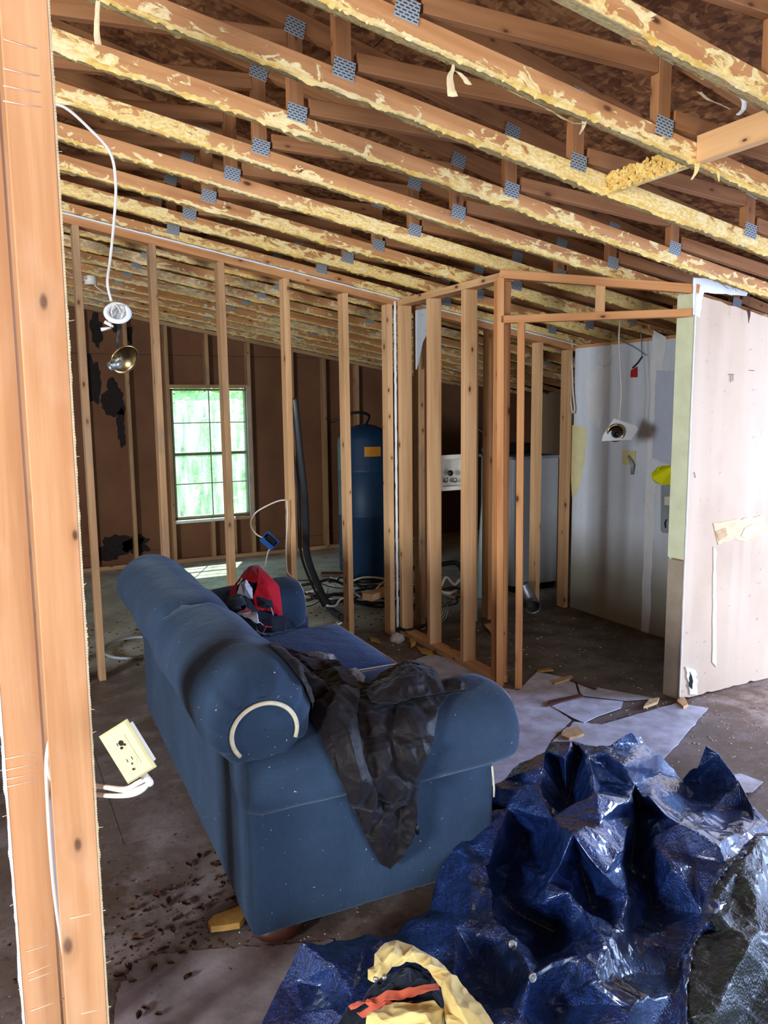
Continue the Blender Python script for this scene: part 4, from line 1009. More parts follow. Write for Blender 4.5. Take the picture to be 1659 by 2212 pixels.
# ================================================================== CLOTH
def bvh_of(objs):
    vs = []; fs = []
    for o in objs:
        b = len(vs); mw = Vector((0, 0, 0)); q = o
        while q is not None: mw = mw+q.location; q = q.parent
        vs += [v.co+mw for v in o.data.vertices]; fs += [[b+i for i in p.vertices] for p in o.data.polygons]
    return BVHTree.FromPolygons(vs, fs)
def kids(o):
    out = []
    for c in o.children: out.append(c); out += kids(c)
    return [c for c in out if c.type == 'MESH']
def net(outline, inner, creases=(), lv=(2, 2), smooth=3):
    """control net -> bmesh whose verts are (px, py, value); creases = index pairs of inner/outline points"""
    pts = [Vector((p[0], p[1])) for p in list(outline)+list(inner)]; val = [p[2] for p in list(outline)+list(inner)]
    n = len(outline)
    vo, eo, fo, ov, oe, of = delaunay_2d_cdt(pts, list(creases), [list(range(n))], 1, 1e-5)
    bm = bmesh.new(); vs = []
    for i, v in enumerate(vo):
        z = val[ov[i][0]] if ov[i] else 0
        if not ov[i]:
            near = sorted(range(len(pts)), key=lambda j: (pts[j]-v).length)[:3]; z = sum(val[j] for j in near)/3
        vs.append(bm.verts.new((v.x, v.y, z)))
    for f in fo:
        try: bm.faces.new([vs[i] for i in f])
        except ValueError: pass
    for v in [v for v in bm.verts if not v.link_faces]: bm.verts.remove(v)
    for stage, k in enumerate(lv):
        for _ in range(k): bmesh.ops.subdivide_edges(bm, edges=bm.edges[:], cuts=1, use_grid_fill=True)
        if stage == 0:
            for _ in range(smooth):
                nzv = {v: sum(e.other_vert(v).co.z for e in v.link_edges)/len(v.link_edges) for v in bm.verts if not v.is_boundary}
                for v, z in nzv.items(): v.co.z = .5*v.co.z+.5*z
    return bm
def cloth(name, bm, fn, mat, parent=None, thick=.002, post=0, loc=None):
    """map the net to the room with fn(px, py, value) and give it a thickness"""
    for v in bm.verts: v.co = fn(v.co.x, v.co.y, v.co.z)
    for _ in range(post): bmesh.ops.smooth_vert(bm, verts=bm.verts[:], factor=.5, use_axis_x=True, use_axis_y=True, use_axis_z=True)
    bmesh.ops.recalc_face_normals(bm, faces=bm.faces[:])
    me = bpy.data.meshes.new(name); c = sum((v.co for v in bm.verts), Vector())/len(bm.verts) if loc is None else loc
    for v in bm.verts: v.co -= c
    up = sum(f.normal.dot(-_f) for f in bm.faces)
    if up < 0: bmesh.ops.reverse_faces(bm, faces=bm.faces[:])
    for f in bm.faces: f.smooth = True
    bm.to_mesh(me); bm.free(); me.materials.append(mat)
    o = link(name, me, parent, c)
    sd_ = o.modifiers.new('thickness', 'SOLIDIFY'); sd_.thickness = thick; sd_.offset = -1
    return o
def ridge(p, sc_, seed=0): return 1-2*abs(noise.noise(Vector((p.x*sc_+seed, p.y*sc_, p.z*sc_))))

def mat_tarp(name, c, c2):
    t = NT(name); oc = t.n('TexCoord').outputs['Object']
    wv = t.noise(t.scale(oc, (120, 330, 200)), 1, 3, .6); n = t.noise(oc, 22, 4, .7, 1.5); vo = t.n('TexVoronoi', Scale=150); t.put(vo.inputs['Vector'], oc)
    h = t.math('ADD', t.math('MULTIPLY', wv, .5), t.math('ADD', t.math('MULTIPLY', n, .9), t.math('MULTIPLY', vo.outputs['Distance'], .5)))
    t.bump(h, .8, .007)
    t.b.inputs['Coat Weight'].default_value = 1.0; t.b.inputs['Coat Roughness'].default_value = .16; t.b.inputs['Specular Tint'].default_value = (.6, .78, 1, 1); t.b.inputs['Coat Tint'].default_value = (.75, .86, 1, 1)  # blue tints put the bluish light's colour into the highlights
    return t.done(t.mix(t.ramp(n, (.4, 0.), (.6, 1.)), c, c2), .26, .8)
M['tarp'] = mat_tarp('blue_woven_tarp', lin(32, 52, 104), lin(20, 30, 64))
M['tarp_olive'] = mat_tarp('olive_black_tarp', lin(52, 56, 52), lin(38, 40, 40)); _b = M['tarp_olive'].node_tree.nodes['Principled BSDF'].inputs; _b['Coat Weight'].default_value = .15; _b['Roughness'].default_value = .42; _b['Specular IOR Level'].default_value = .35
def C2(l):  # crop coordinates -> photo pixels
    return [(900+.4575*a, 1580+.4575*b, z) for a, b, z in l]
def C1(l): return [(560+.6625*a, 1560+.6625*b, z) for a, b, z in l]
tout = [(548, 2260, .01), (565, 2212, .01), (605, 2130, .03), (653, 2044, .13), (700, 2046, .11), (759, 2036, .08), (805, 2020, .06), (851, 2020, .05), (885, 1990, .05), (928, 1970, .04), (936, 1930, .06), (944, 1900, .1), (974, 1845, .15), (985, 1800, .17), (1014, 1752, .20), (1047, 1719, .22), (1090, 1686, .25), (1123, 1653, .28), (1176, 1633, .31), (1189, 1613, .33), (1236, 1603, .33), (1289, 1618, .33), (1315, 1616, .30), (1365, 1590, .33), (1382, 1600, .28), (1421, 1633, .20), (1473, 1686, .04), (1507, 1659, .16), (1525, 1616, .25), (1554, 1633, .20), (1594, 1693, .12), (1620, 1739, .08), (1659, 1779, .05), (1760, 1850, .02), (1800, 2000, .02), (1760, 2300, .02), (1300, 2400, .02), (700, 2400, .01)]
tin = C2([(720, 100, .37), (880, 105, .36), (710, 370, .17), (600, 150, .35), (650, 170, .25), (700, 130, .36), (765, 130, .27), (810, 130, .36), (560, 250, .30), (500, 200, .31), (430, 380, .22), (300, 350, .10), (640, 420, .27), (850, 310, .36), (1000, 335, .30), (1015, 420, .20), (990, 560, .20),
 (500, 520, .06), (450, 620, .05), (560, 600, .07), (375, 660, .07), (170, 560, .16), (240, 620, .17), (330, 640, .16), (350, 730, .14), (740, 505, .36), (620, 720, .22), (570, 790, .16), (720, 790, .22), (690, 610, .30), (765, 640, .16), (830, 850, .08),
 (860, 440, .33), (975, 560, .27), (960, 650, .24), (1000, 790, .17), (880, 700, .28), (1055, 365, .13), (1005, 640, .06), (980, 185, .37), (1030, 260, .20), (900, 200, .27), (870, 260, .24), (1100, 335, .30), (1240, 440, .27), (1420, 540, .25), (1440, 610, .22), (1300, 600, .20), (1130, 560, .22), (1110, 840, .03), (1350, 860, .12), (1210, 660, .22), (1080, 700, .06),
 (1050, 75, .27), (1150, 200, .13), (1280, 330, .06), (1330, 240, .05), (1400, 370, .06), (1530, 350, .05), (1600, 430, .07), (1550, 490, .12), (1360, 100, .20), (1250, 400, .10), (1450, 450, .08), (1120, 260, .16), (1200, 370, .14),
 (600, 820, .19), (800, 880, .17), (460, 860, .03), (400, 790, .06), (360, 850, .17), (250, 880, .16), (60, 850, .05), (20, 900, .09), (180, 930, .14), (280, 960, .15), (440, 990, .17), (270, 1080, .06), (600, 1050, .04), (545, 1160, .18), (640, 1300, .04), (760, 1060, .2), (880, 1040, .2), (850, 1200, .18), (1000, 1300, .17), (1040, 1160, .06), (1010, 950, .10), (1200, 1150, .03), (650, 950, .02), (720, 960, .10), (1150, 950, .08), (930, 950, .14), (400, 1250, .08), (480, 1381, .14), (180, 1250, .10)])
tin += C1([(200, 870, .05), (245, 800, .13), (330, 760, .12), (300, 900, .12), (150, 960, .07), (250, 950, .10), (120, 850, .06)])
tin += [(800, 2300, .08), (1000, 2320, .12), (1200, 2310, .06), (1450, 2150, .06), (1600, 2000, .06), (1650, 1880, .08)]
NO = len(tout)
def near_i(cx, cy):
    x, y = 900+.4575*cx, 1580+.4575*cy; L_ = list(tout)+list(tin)
    return min(range(len(L_)), key=lambda i: (L_[i][0]-x)**2+(L_[i][1]-y)**2)
cr = []
for path in (((710, 370), (600, 150)), ((710, 370), (650, 170)), ((710, 370), (700, 130)), ((710, 370), (765, 130)), ((710, 370), (810, 130)), ((640, 420), (850, 310), (1000, 335)), ((740, 505), (690, 610), (620, 720), (570, 790)), ((740, 505), (765, 640), (830, 850)), ((740, 505), (880, 700)), ((980, 185), (1030, 260), (1055, 365)), ((1100, 335), (1240, 440), (1420, 540)), ((980, 185), (900, 200), (870, 260)), ((1055, 365), (1005, 640)), ((1130, 560), (1110, 840)), ((440, 990), (545, 1160)), ((250, 880), (280, 960), (440, 990)), ((760, 1060), (850, 1200)), ((880, 1040), (850, 1200))):
    for a_, b_ in zip(path, path[1:]):
        i, j = near_i(*a_), near_i(*b_)
        if i != j: cr.append((i, j))
bm = net(tout, tin, cr, (3, 2), 2)
def ftarp(px, py, z):
    p = onz(px, py, max(z, .004)); q = p.copy()
    k = min(1, .25+z*6)
    q.z += .012*k*ridge(Vector((p.x*1.3+p.y*.5, p.y, p.z)), 6, 3)+.005*k*ridge(p, 17, 8)+.0018*k*ridge(p, 60, 1)
    q.x += .008*k*nz(p.x*9, p.y*9, 4); q.y += .008*k*nz(p.x*9, p.y*9, 9)
    q.z = max(q.z, .003)
    return q
tarp = cloth('tarp', bm, ftarp, M['tarp'], thick=.0015)
tag(tarp, 'crumpled shiny blue tarp heaped on the floor in front of the sofa arm', 'tarp')
tb = bvh_of([tarp])
for i, (px, py) in enumerate(((1108, 2040), (1149, 2111))):
    h = tb.ray_cast(CAM, ray(px, py).normalized()); p = h[0] or onz(px, py, .16); nn = h[1] if h[1] and h[1].dot(_f) < 0 else -_f
    nn = (nn*.6-_f).normalized()
    MB().lathe([(.0055, .001), (.0075, .0035), (.010, .0035), (.0125, .001), (.012, -.002), (.0055, -.002), (.0055, .001)], frame_from(p+nn*.003, nn), 20).build('grommet', M['steel'], tarp)
# second tarp, olive side up, at the right edge
oout = C2([(1700, 470, .22), (1600, 495, .24), (1540, 560, .24), (1450, 640, .24), (1395, 700, .24), (1372, 780, .25), (1340, 900, .26), (1310, 965, .25), (1270, 1050, .26), (1250, 1200, .27), (1245, 1400, .27), (1300, 1700, .2), (1900, 1700, .2), (2100, 1000, .15), (1950, 600, .12)])
oin = C2([(1590, 560, .27), (1520, 640, .29), (1450, 760, .28), (1400, 830, .27), (1440, 900, .32), (1490, 960, .30), (1400, 960, .25), (1370, 1030, .28), (1330, 1150, .29), (1300, 1300, .29), (1600, 800, .27), (1560, 1050, .33), (1480, 1200, .30), (1640, 1150, .24), (1620, 950, .30), (1420, 1350, .31), (1560, 1330, .22), (1700, 800, .2), (1750, 1300, .22), (1500, 800, .25)])
bm = net(oout, oin, (), (3, 2), 2)
def folive(px, py, z):
    p = onz(px, py, z); q = p.copy(); e = 1.0
    q.z += .010*ridge(p, 8, 5)+.005*ridge(p, 24, 2)+.0015*ridge(p, 60, 4); return q
tarp2 = cloth('tarp', bm, folive, M['tarp_olive'], thick=.0015); tag(tarp2, 'folded olive black tarp lying over the blue one at the lower right', 'tarp')
hem = [(px, py) for px, py, z in oout[:11]]
mh = MB(); rowsA = []
for i in range(len(oout[:11])-1):
    a_, b_ = oout[i], oout[i+1]; n_ = 14
    for k_ in range(n_):
        t_ = k_/n_; rowsA.append((a_[0]+(b_[0]-a_[0])*t_, a_[1]+(b_[1]-a_[1])*t_, a_[2]+(b_[2]-a_[2])*t_))
Pm = []
for i, (px, py, z) in enumerate(rowsA):
    wdt = 26+10*nz(i*.25, 3)+(26 if 60 < i < 90 else 0); r_ = []
    for j in range(9):
        s_ = j/8; q = onz(px-4+wdt*s_, py+5*s_, z+.012+.016*math.sin(PI*s_)+.010*nz(i*.35, j*.5, 6)); r_.append(q)
    Pm.append(r_)
grid(mh, Pm); mh.build('crinkled_hem', M['tarp'], tarp2)

# jacket over the near sofa arm
M['jacket'] = mat_fabric('black_nylon', lin(31, 27, 29), lin(25, 22, 24), 60, False)
M['jacket'].node_tree.nodes['Principled BSDF'].inputs['Roughness'].default_value = .55
M['jacket'].node_tree.nodes['Principled BSDF'].inputs['Sheen Weight'].default_value = .1
sb = bvh_of(kids(sofa))
def on_sofa(px, py, default=2.6):
    h = sb.ray_cast(CAM, ray(px, py).normalized())
    if h[0] is None: return None, None
    n = h[1]; n = n if n.dot(ray(px, py)) < 0 else -n
    return h[0], n
def fdrape(amp=1.0, fs=9, seed=0, stretch=Vector((1, .35, .35)), fallback=None, base=.004):
    def fn(px, py, h):
        p, n = on_sofa(px, py)
        if p is None:
            p = fallback(px, py); n = -_f
        k = min(1, h/.02)
        f = ridge(Vector((p.x*stretch.x, p.y*stretch.y, p.z*stretch.z)), fs, seed)*.5+.28*ridge(p, fs*2.3, seed+4)
        q = p+(n*.6-_f*.4).normalized()*(base+h+amp*k*.022*(f+.35))
        return q
    return fn
jo = [(578, 1397, .006), (610, 1402, .012), (650, 1418, .012), (700, 1430, .01), (740, 1452, .02), (758, 1490, .02), (800, 1490, .025), (838, 1462, .03), (868, 1445, .03), (905, 1446, .02), (940, 1462, .012), (955, 1488, .012), (975, 1484, .018), (1010, 1490, .006), (1005, 1500, .006), (970, 1508, .012), (945, 1540, .012), (930, 1600, .012), (900, 1680, .01), (893, 1750, .02), (885, 1790, .02), (862, 1835, .02), (838, 1868, .012), (815, 1855, .01), (790, 1810, .012), (762, 1750, .016), (738, 1690, .016), (712, 1640, .012), (700, 1625, .008), (690, 1590, .006), (672, 1560, .006), (668, 1520, .006), (650, 1480, .006), (612, 1430, .006)]
ji = [(700, 1470, .04), (680, 1500, .02), (720, 1520, .05), (750, 1560, .02), (735, 1600, .045), (715, 1575, .03), (790, 1540, .03), (830, 1500, .05), (860, 1520, .015), (900, 1490, .045), (880, 1560, .04), (840, 1590, .012), (810, 1580, .045), (780, 1640, .015), (760, 1680, .04), (820, 1660, .035), (860, 1660, .012), (880, 1640, .035), (800, 1720, .012), (830, 1740, .04), (860, 1740, .012), (845, 1800, .03), (800, 1780, .03), (880, 1700, .03), (930, 1520, .02), (900, 1600, .015), (765, 1510, .02), (655, 1440, .025), (790, 1600, .02)]
fb = lambda px, py: onz(px, py, .58)
jacket = tag(empty('jacket', sf(.4, .1, .7)), 'black jacket crumpled over the near sofa arm with one sleeve hanging down', 'jacket')
cloth('shell', net(jo, ji, (), (3, 2), 3), fdrape(1.25, 10, 3, fallback=fb), M['jacket'], jacket, .003, 1)
so_ = [(700, 1432, .012), (735, 1440, .03), (760, 1470, .03), (785, 1500, .04), (770, 1560, .05), (775, 1620, .05), (800, 1680, .05), (820, 1740, .045), (835, 1800, .035), (820, 1830, .02), (790, 1790, .03), (760, 1730, .03), (730, 1670, .03), (712, 1610, .03), (700, 1550, .03), (690, 1490, .03)]
si_ = [(730, 1480, .08), (735, 1540, .085), (745, 1600, .085), (765, 1660, .08), (790, 1730, .075), (812, 1790, .05), (750, 1510, .07), (720, 1560, .07)]
cloth('sleeve', net(so_, si_, (), (3, 2), 2), fdrape(.7, 11, 9, fallback=fb), M['jacket'], jacket, .003, 1)
so2 = [(840, 1470, .03), (870, 1452, .05), (900, 1448, .06), (935, 1462, .05), (955, 1490, .03), (985, 1488, .04), (1008, 1492, .02), (1000, 1502, .02), (960, 1512, .03), (900, 1530, .05), (850, 1545, .05), (800, 1540, .05), (790, 1520, .05), (820, 1500, .05)]
si2 = [(870, 1480, .08), (900, 1500, .09), (850, 1520, .085), (940, 1495, .06), (900, 1470, .08)]
cloth('sleeve', net(so2, si2, (), (3, 2), 2), fdrape(.9, 11, 19, fallback=fb), M['jacket'], jacket, .003, 1)
tp = [on_sofa(*q)[0]-_f*.02 for q in ((892, 1760), (896, 1775))]
MB().tube([tp[0], tp[1]], .003, 6).build('drawcord', M['black'], jacket)
tp = [on_sofa(*q)[0]-_f*.018 for q in ((896, 1776), (902, 1795))]; MB().tube([tp[0], (tp[0]+tp[1])/2, tp[1]], [.007, .010, .007], 8).build('toggle', M['black'], jacket)
tp = [on_sofa(*q)[0]-_f*.03 for q in ((843, 1730), (842, 1760), (846, 1800), (848, 1830))]; MB().tube(tp, .0025, 5).build('zip_edge', M['steel'], jacket)

# purple-black cap shape beside the sleeve, plastic bags and the red jacket on the far seat
def film_mat():
    t = NT('clear_plastic_film'); t.b.inputs['Transmission Weight'].default_value = .75; t.b.inputs['IOR'].default_value = 1.2
    t.bump(t.noise(t.n('TexCoord').outputs['Object'], 70, 3, .6), .6, .004); return t.done(lin(216, 222, 226), .18, .6)
M['film'] = film_mat()
def small(name, out, inn, mat, parent=None, amp=.6, fs=14, seed=0, thick=.0015, sm=1, lv=(3, 1), base=.004):
    return cloth(name, net(out, inn, (), lv, sm), fdrape(amp, fs, seed, Vector((1, 1, 1)), lambda px, py: onz(px, py, .47), base), mat, parent, thick, 1)
o = small('plastic_bag', [(652, 1418, .004), (690, 1415, .012), (722, 1420, .012), (730, 1430, .004), (715, 1436, .004), (685, 1432, .01), (660, 1428, .004)], [(690, 1423, .035), (710, 1427, .03), (670, 1421, .03)], M['film'], amp=.5, fs=30, seed=2); tag(o, 'clear plastic wrapper on the blue seat above the black jacket', 'plastic')
o = small('plastic_bag', [(745, 1450, .004), (770, 1452, .02), (790, 1468, .01), (785, 1482, .004), (760, 1486, .01), (742, 1470, .01)], [(764, 1466, .05), (778, 1472, .03)], M['film'], amp=.5, fs=30, seed=5); tag(o, 'clear plastic bag tucked between the black jacket and its sleeve', 'plastic')
M['redcloth'] = mat_fabric('red_cloth', lin(196, 30, 46), lin(170, 22, 38), 120, False)
M['navycloth'] = mat_fabric('navy_cloth', lin(34, 38, 50), lin(28, 30, 40), 120, False)
M['whitecloth'] = mat_fabric('white_cloth', lin(196, 198, 214), lin(170, 172, 190), 120, False)
sb_all = sb; sb = bvh_of([c for c in kids(sofa) if not (c.name.startswith('back_pillow') or c.parent.name.startswith('back_pillow'))])
rj = tag(empty('jacket', onz(570, 1320, .47)), 'red and black sports jacket with white patches on the far end of the seat', 'jacket')
def T3(l): return [(120+a*.3496, 1000+b*.3496, h) for a, b, h in l]
small('lining', T3([(1050, 900, .01), (1075, 840, .02), (1130, 790, .03), (1200, 740, .05), (1250, 715, .06), (1290, 730, .06), (1320, 760, .06), (1380, 800, .04), (1395, 930, .01), (1450, 960, .01), (1500, 1010, .005), (1460, 1050, .005), (1330, 1090, .008), (1250, 1080, .01), (1150, 1010, .01), (1060, 960, .01)]), T3([(1200, 850, .07), (1280, 850, .06), (1200, 950, .05), (1330, 960, .03), (1150, 900, .06)]), M['navycloth'], rj, .8, 12, 3)
small('red_panel', T3([(1070, 860, .02), (1085, 810, .03), (1150, 770, .05), (1200, 735, .07), (1255, 712, .08), (1285, 725, .08), (1270, 790, .09), (1240, 800, .08), (1190, 790, .07), (1160, 780, .07), (1130, 800, .06), (1100, 880, .04)]), T3([(1230, 745, .09)]), M['redcloth'], rj, .4, 12, 6, base=.02)
small('red_panel', T3([(1275, 730, .09), (1320, 765, .08), (1378, 800, .06), (1398, 932, .02), (1370, 930, .03), (1300, 900, .05), (1235, 905, .06), (1220, 850, .07), (1250, 810, .09)]), T3([(1310, 820, .09), (1350, 880, .06)]), M['redcloth'], rj, .4, 12, 8, base=.022)
small('red_panel', T3([(1130, 985, .03), (1180, 950, .05), (1215, 955, .06), (1270, 1000, .04), (1230, 1010, .04), (1170, 995, .04)]), T3([(1200, 975, .06)]), M['redcloth'], rj, .4, 12, 8, base=.022)
small('red_panel', T3([(1245, 1060, .02), (1330, 1030, .02), (1452, 1000, .015), (1440, 1025, .015), (1340, 1070, .015), (1280, 1075, .02)]), T3([(1340, 1045, .03)]), M['redcloth'], rj, .3, 12, 8, base=.042)
small('white_panel', T3([(1120, 840, .05), (1150, 800, .07), (1190, 790, .08), (1225, 820, .07), (1220, 860, .06), (1170, 850, .06)]), T3([(1180, 820, .10)]), M['whitecloth'], rj, .4, 12, 8, base=.03)
small('white_panel', T3([(1130, 995, .03), (1200, 1010, .04), (1305, 1015, .03), (1290, 1035, .03), (1230, 1055, .03), (1160, 1015, .03)]), T3([(1220, 1030, .06)]), M['whitecloth'], rj, .6, 18, 8, base=.03)
small('black_sleeve', T3([(1250, 900, .05), (1330, 930, .05), (1420, 940, .03), (1490, 1010, .01), (1420, 1010, .03), (1330, 1015, .04), (1250, 1000, .05), (1235, 950, .05)]), T3([(1320, 970, .09), (1400, 985, .06)]), M['navycloth'], rj, .5, 12, 2, base=.03)
small('black_sleeve', T3([(1065, 900, .03), (1110, 850, .05), (1180, 850, .07), (1250, 900, .07), (1240, 940, .06), (1180, 960, .05), (1110, 975, .03), (1070, 950, .03)]), T3([(1150, 900, .10), (1200, 910, .10)]), M['navycloth'], rj, .5, 12, 2, base=.035)
small('chest_band', T3([(1245, 845, .08), (1330, 855, .07), (1345, 890, .05), (1250, 885, .07)]), T3([(1290, 868, .085)]), M['navycloth'], rj, .2, 12, 2, base=.03)
MB().tube([on_sofa(120+a*.3496, 1000+b*.3496)[0]-_f*.10 for a, b in ((1270, 822), (1310, 835), (1345, 870), (1362, 925))], .003, 6).build('white_piping', M['whitecloth'], rj)

sb = sb_all
# yellow jacket and striped black garment on the tarp
M['yellowcloth'] = mat_fabric('yellow_cotton', lin(232, 208, 138), lin(216, 188, 116), 200, False)
M['orangecloth'] = mat_fabric('coral_stripe', lin(226, 112, 84), lin(206, 96, 72), 200, False)
tb = bvh_of([tarp])
def ftarpon(amp, fs, seed, base=.006):
    def fn(px, py, h):
        z = .16; p = onz(px, py, .16+h+base)
        q = p.copy(); q.z += amp*.010*(ridge(p, fs, seed)+.4*ridge(p, fs*2.4, seed+3)); return q
    return fn
def pile(name, out, inn, mat, parent, amp=1, fs=9, seed=0, thick=.003, lv=(3, 2), base=.006): return cloth(name, net(C1(out), C1(inn), (), lv, 2), ftarpon(amp, fs, seed, base), mat, parent, thick, 1)
bj = tag(empty('shirt', onz(870, 2150, .18)), 'black garment with coral stripes bunched inside the yellow jacket', 'shirt')
pile('cloth', [(285, 945, -.02), (340, 905, .0), (350, 880, .01), (420, 830, .02), (480, 805, .03), (545, 815, .03), (595, 870, .03), (610, 950, .02), (610, 1100, 0), (300, 1100, -.03), (240, 1020, -.03)], [(400, 900, .03), (450, 860, .05), (520, 850, .05), (500, 910, .05), (380, 950, .02), (560, 900, .05)], M['navycloth'], bj, 1.2, 14, 2)
pile('collar', [(415, 835, .03), (490, 806, .05), (552, 825, .05), (560, 848, .05), (500, 862, .05), (430, 882, .03), (400, 868, .03)], [(480, 838, .075)], M['navycloth'], bj, .8, 20, 5, base=.014)
for st in ([(352, 910, .035), (430, 886, .05), (505, 872, .055), (584, 861, .05), (590, 884, .05), (510, 897, .055), (440, 908, .05), (400, 925, .04), (360, 940, .03), (345, 930, .03)], [(292, 935, .0), (330, 915, .02), (385, 903, .03), (375, 915, .03), (330, 938, .02), (300, 950, .0)], [(318, 962, .01), (360, 938, .03), (425, 918, .04), (455, 922, .04), (400, 945, .035), (335, 972, .015)], [(400, 960, .03), (470, 925, .04), (500, 915, .045), (480, 930, .04), (410, 968, .03)]):
    pile('coral_stripe', st, [], M['orangecloth'], bj, 1.0, 14, 2, .002, (2, 2), .013)
yj = tag(empty('jacket', onz(960, 2130, .2)), 'pale yellow jacket with two snaps lying on the blue tarp at the bottom', 'jacket')
pile('body', [(410, 728, .06), (450, 728, .07), (500, 735, .07), (560, 770, .07), (620, 820, .065), (680, 880, .06), (720, 930, .06), (762, 984, .06), (820, 1080, .04), (640, 1100, .03), (605, 984, .05), (602, 930, .05), (592, 872, .06), (560, 828, .06), (525, 806, .06), (480, 796, .06), (435, 812, .06), (402, 850, .05), (375, 858, .05), (354, 850, .045), (354, 822, .05), (374, 808, .05), (376, 765, .055)], [(430, 760, .10), (500, 768, .10), (560, 800, .10), (620, 870, .10), (650, 940, .09), (690, 1000, .08), (400, 790, .085), (385, 830, .07), (470, 780, .075), (620, 960, .05), (600, 850, .07)], M['yellowcloth'], yj, 1.1, 11, 7, base=.02)
pile('front_panel', [(350, 984, .02), (362, 960, .03), (440, 940, .04), (520, 928, .05), (565, 930, .05), (602, 952, .05), (612, 1100, .0), (330, 1100, -.02)], [(470, 970, .065), (540, 960, .08), (560, 1010, .06), (420, 1020, .03), (400, 985, .05)], M['yellowcloth'], yj, 1.6, 12, 9, base=.02)
for a_, b_ in ((380, 838), (408, 834)):
    p_ = onz(560+.6625*a_, 1560+.6625*b_, .16+.085); MB().lathe([(0, .003), (.004, .003), (.006, 0), (.006, -.006), (0, -.006)], frame_from(p_, -_f), 14).build('snap', M['steel'], yj)

# ================================================================== FLOOR LITTER
M['yellowchip'] = simple('yellow_foam_chunk', lin(196, 152, 84), .9, .1, var=.3, scale=30)
o = MB().prism([onz(*q, .012) for q in ((450, 2004), (462, 1990), (500, 1976), (524, 1966), (530, 1990), (518, 2006), (480, 2012), (456, 2014))], (0, 0, 1), .02).build('foam_chunk', M['yellowchip'], None, onz(490, 1992)); tag(o, 'yellow brown chunk lying beside the sofa foot', 'debris')
rl = random.Random(5)
spots = [(462, 1865), (478, 1872), (470, 1900), (482, 1912), (505, 1858), (300, 1945), (335, 1932), (370, 1925), (400, 1915), (425, 1905), (355, 1960), (385, 1985), (410, 1995), (320, 2005), (300, 2030), (285, 2050), (350, 2048), (395, 2060), (420, 2040), (290, 2120), (310, 2180), (340, 2195), (270, 1985), (450, 1940), (438, 1962), (500, 1938), (370, 2085), (330, 2090), (412, 1870), (430, 1848), (280, 2090), (256, 2110), (378, 2010), (345, 2012), (400, 1950), (316, 1965), (290, 1965), (365, 1945), (405, 2112), (300, 2200)]
for i, (px, py) in enumerate(spots):
    c = onz(px+rl.uniform(-4, 4), py+rl.uniform(-4, 4), .004); a0 = rl.uniform(0, 6.28); L_ = rl.uniform(.009, .020); W_ = L_*rl.uniform(.45, .8); m = MB(); P = []
    for r_ in range(5):
        s_ = r_/4; row = []
        for j in range(5):
            t_ = (j-2)/2; wd_ = W_*math.sin(PI*(.06+.88*s_))**.8*(1+.25*nz(i, r_*2.2, j))
            x = (s_-.5)*2*L_; y = t_*wd_; z = .004+.012*abs(nz(i*2.3, s_*2, t_*2))+.009*t_*t_*abs(math.sin(i))
            row.append(Vector((c.x+x*math.cos(a0)-y*math.sin(a0), c.y+x*math.sin(a0)+y*math.cos(a0), z)))
        P.append(row)
    grid(m, P); o = m.build('dead_leaf', M['leaf'], None, c); tag(o, 'curled dark dead leaf scrap scattered on the floor between the near studs and the sofa', 'leaf', 'dead leaf scraps on the floor left of the sofa')
def crumbs(name, region, n, mat, label, smin, smax, seed, z=.0):
    q = random.Random(seed); m = MB()
    for i in range(n):
        x, y = region(q); s_ = q.uniform(smin, smax); a0 = q.uniform(0, 6.28); k = 5; b = len(m.v)
        pts = [(x+s_*q.uniform(.5, 1.2)*math.cos(a0+j*2*PI/k), y+s_*q.uniform(.5, 1.2)*math.sin(a0+j*2*PI/k)) for j in range(k)]
        m.v += [Vector((p[0], p[1], z)) for p in pts]+[Vector((x+s_*.1, y, z+s_*q.uniform(.2, .7)))]
        for j in range(k): m.face((b+j, b+(j+1) % k, b+k))
    o = m.build(name, M[mat]); tag(o, label, 'debris', kind='stuff'); return o
crumbs('leaf_crumbs', lambda q: (q.gauss(.42, .17), q.gauss(2.25, .22)), 380, 'leaf', 'dark leaf and dirt crumbs scattered left of the sofa', .002, .009, 1)
crumbs('plaster_crumbs', lambda q: (q.uniform(2.0, 3.9), q.gauss(2.5, .35)), 700, 'debris', 'pale plaster crumbs strewn along the drywall partition', .002, .009, 2)
crumbs('plaster_crumbs', lambda q: (q.uniform(1.5, 3.9), q.gauss(4.1, .55)), 500, 'debris', 'plaster crumbs around the closet side studs and in the closet', .002, .010, 3)
crumbs('debris_crumbs', lambda q: (q.uniform(.1, 3.6), 4.93+abs(q.gauss(.4, .5))), 600, 'leaf', 'dark crumbs under the wire heap beyond the studs', .003, .014, 4)
crumbs('plaster_crumbs', lambda q: (q.gauss(.5, .25), q.gauss(1.95, .12)), 250, 'debris', 'small pale crumbs in the bluish light at the lower left', .001, .005, 6)
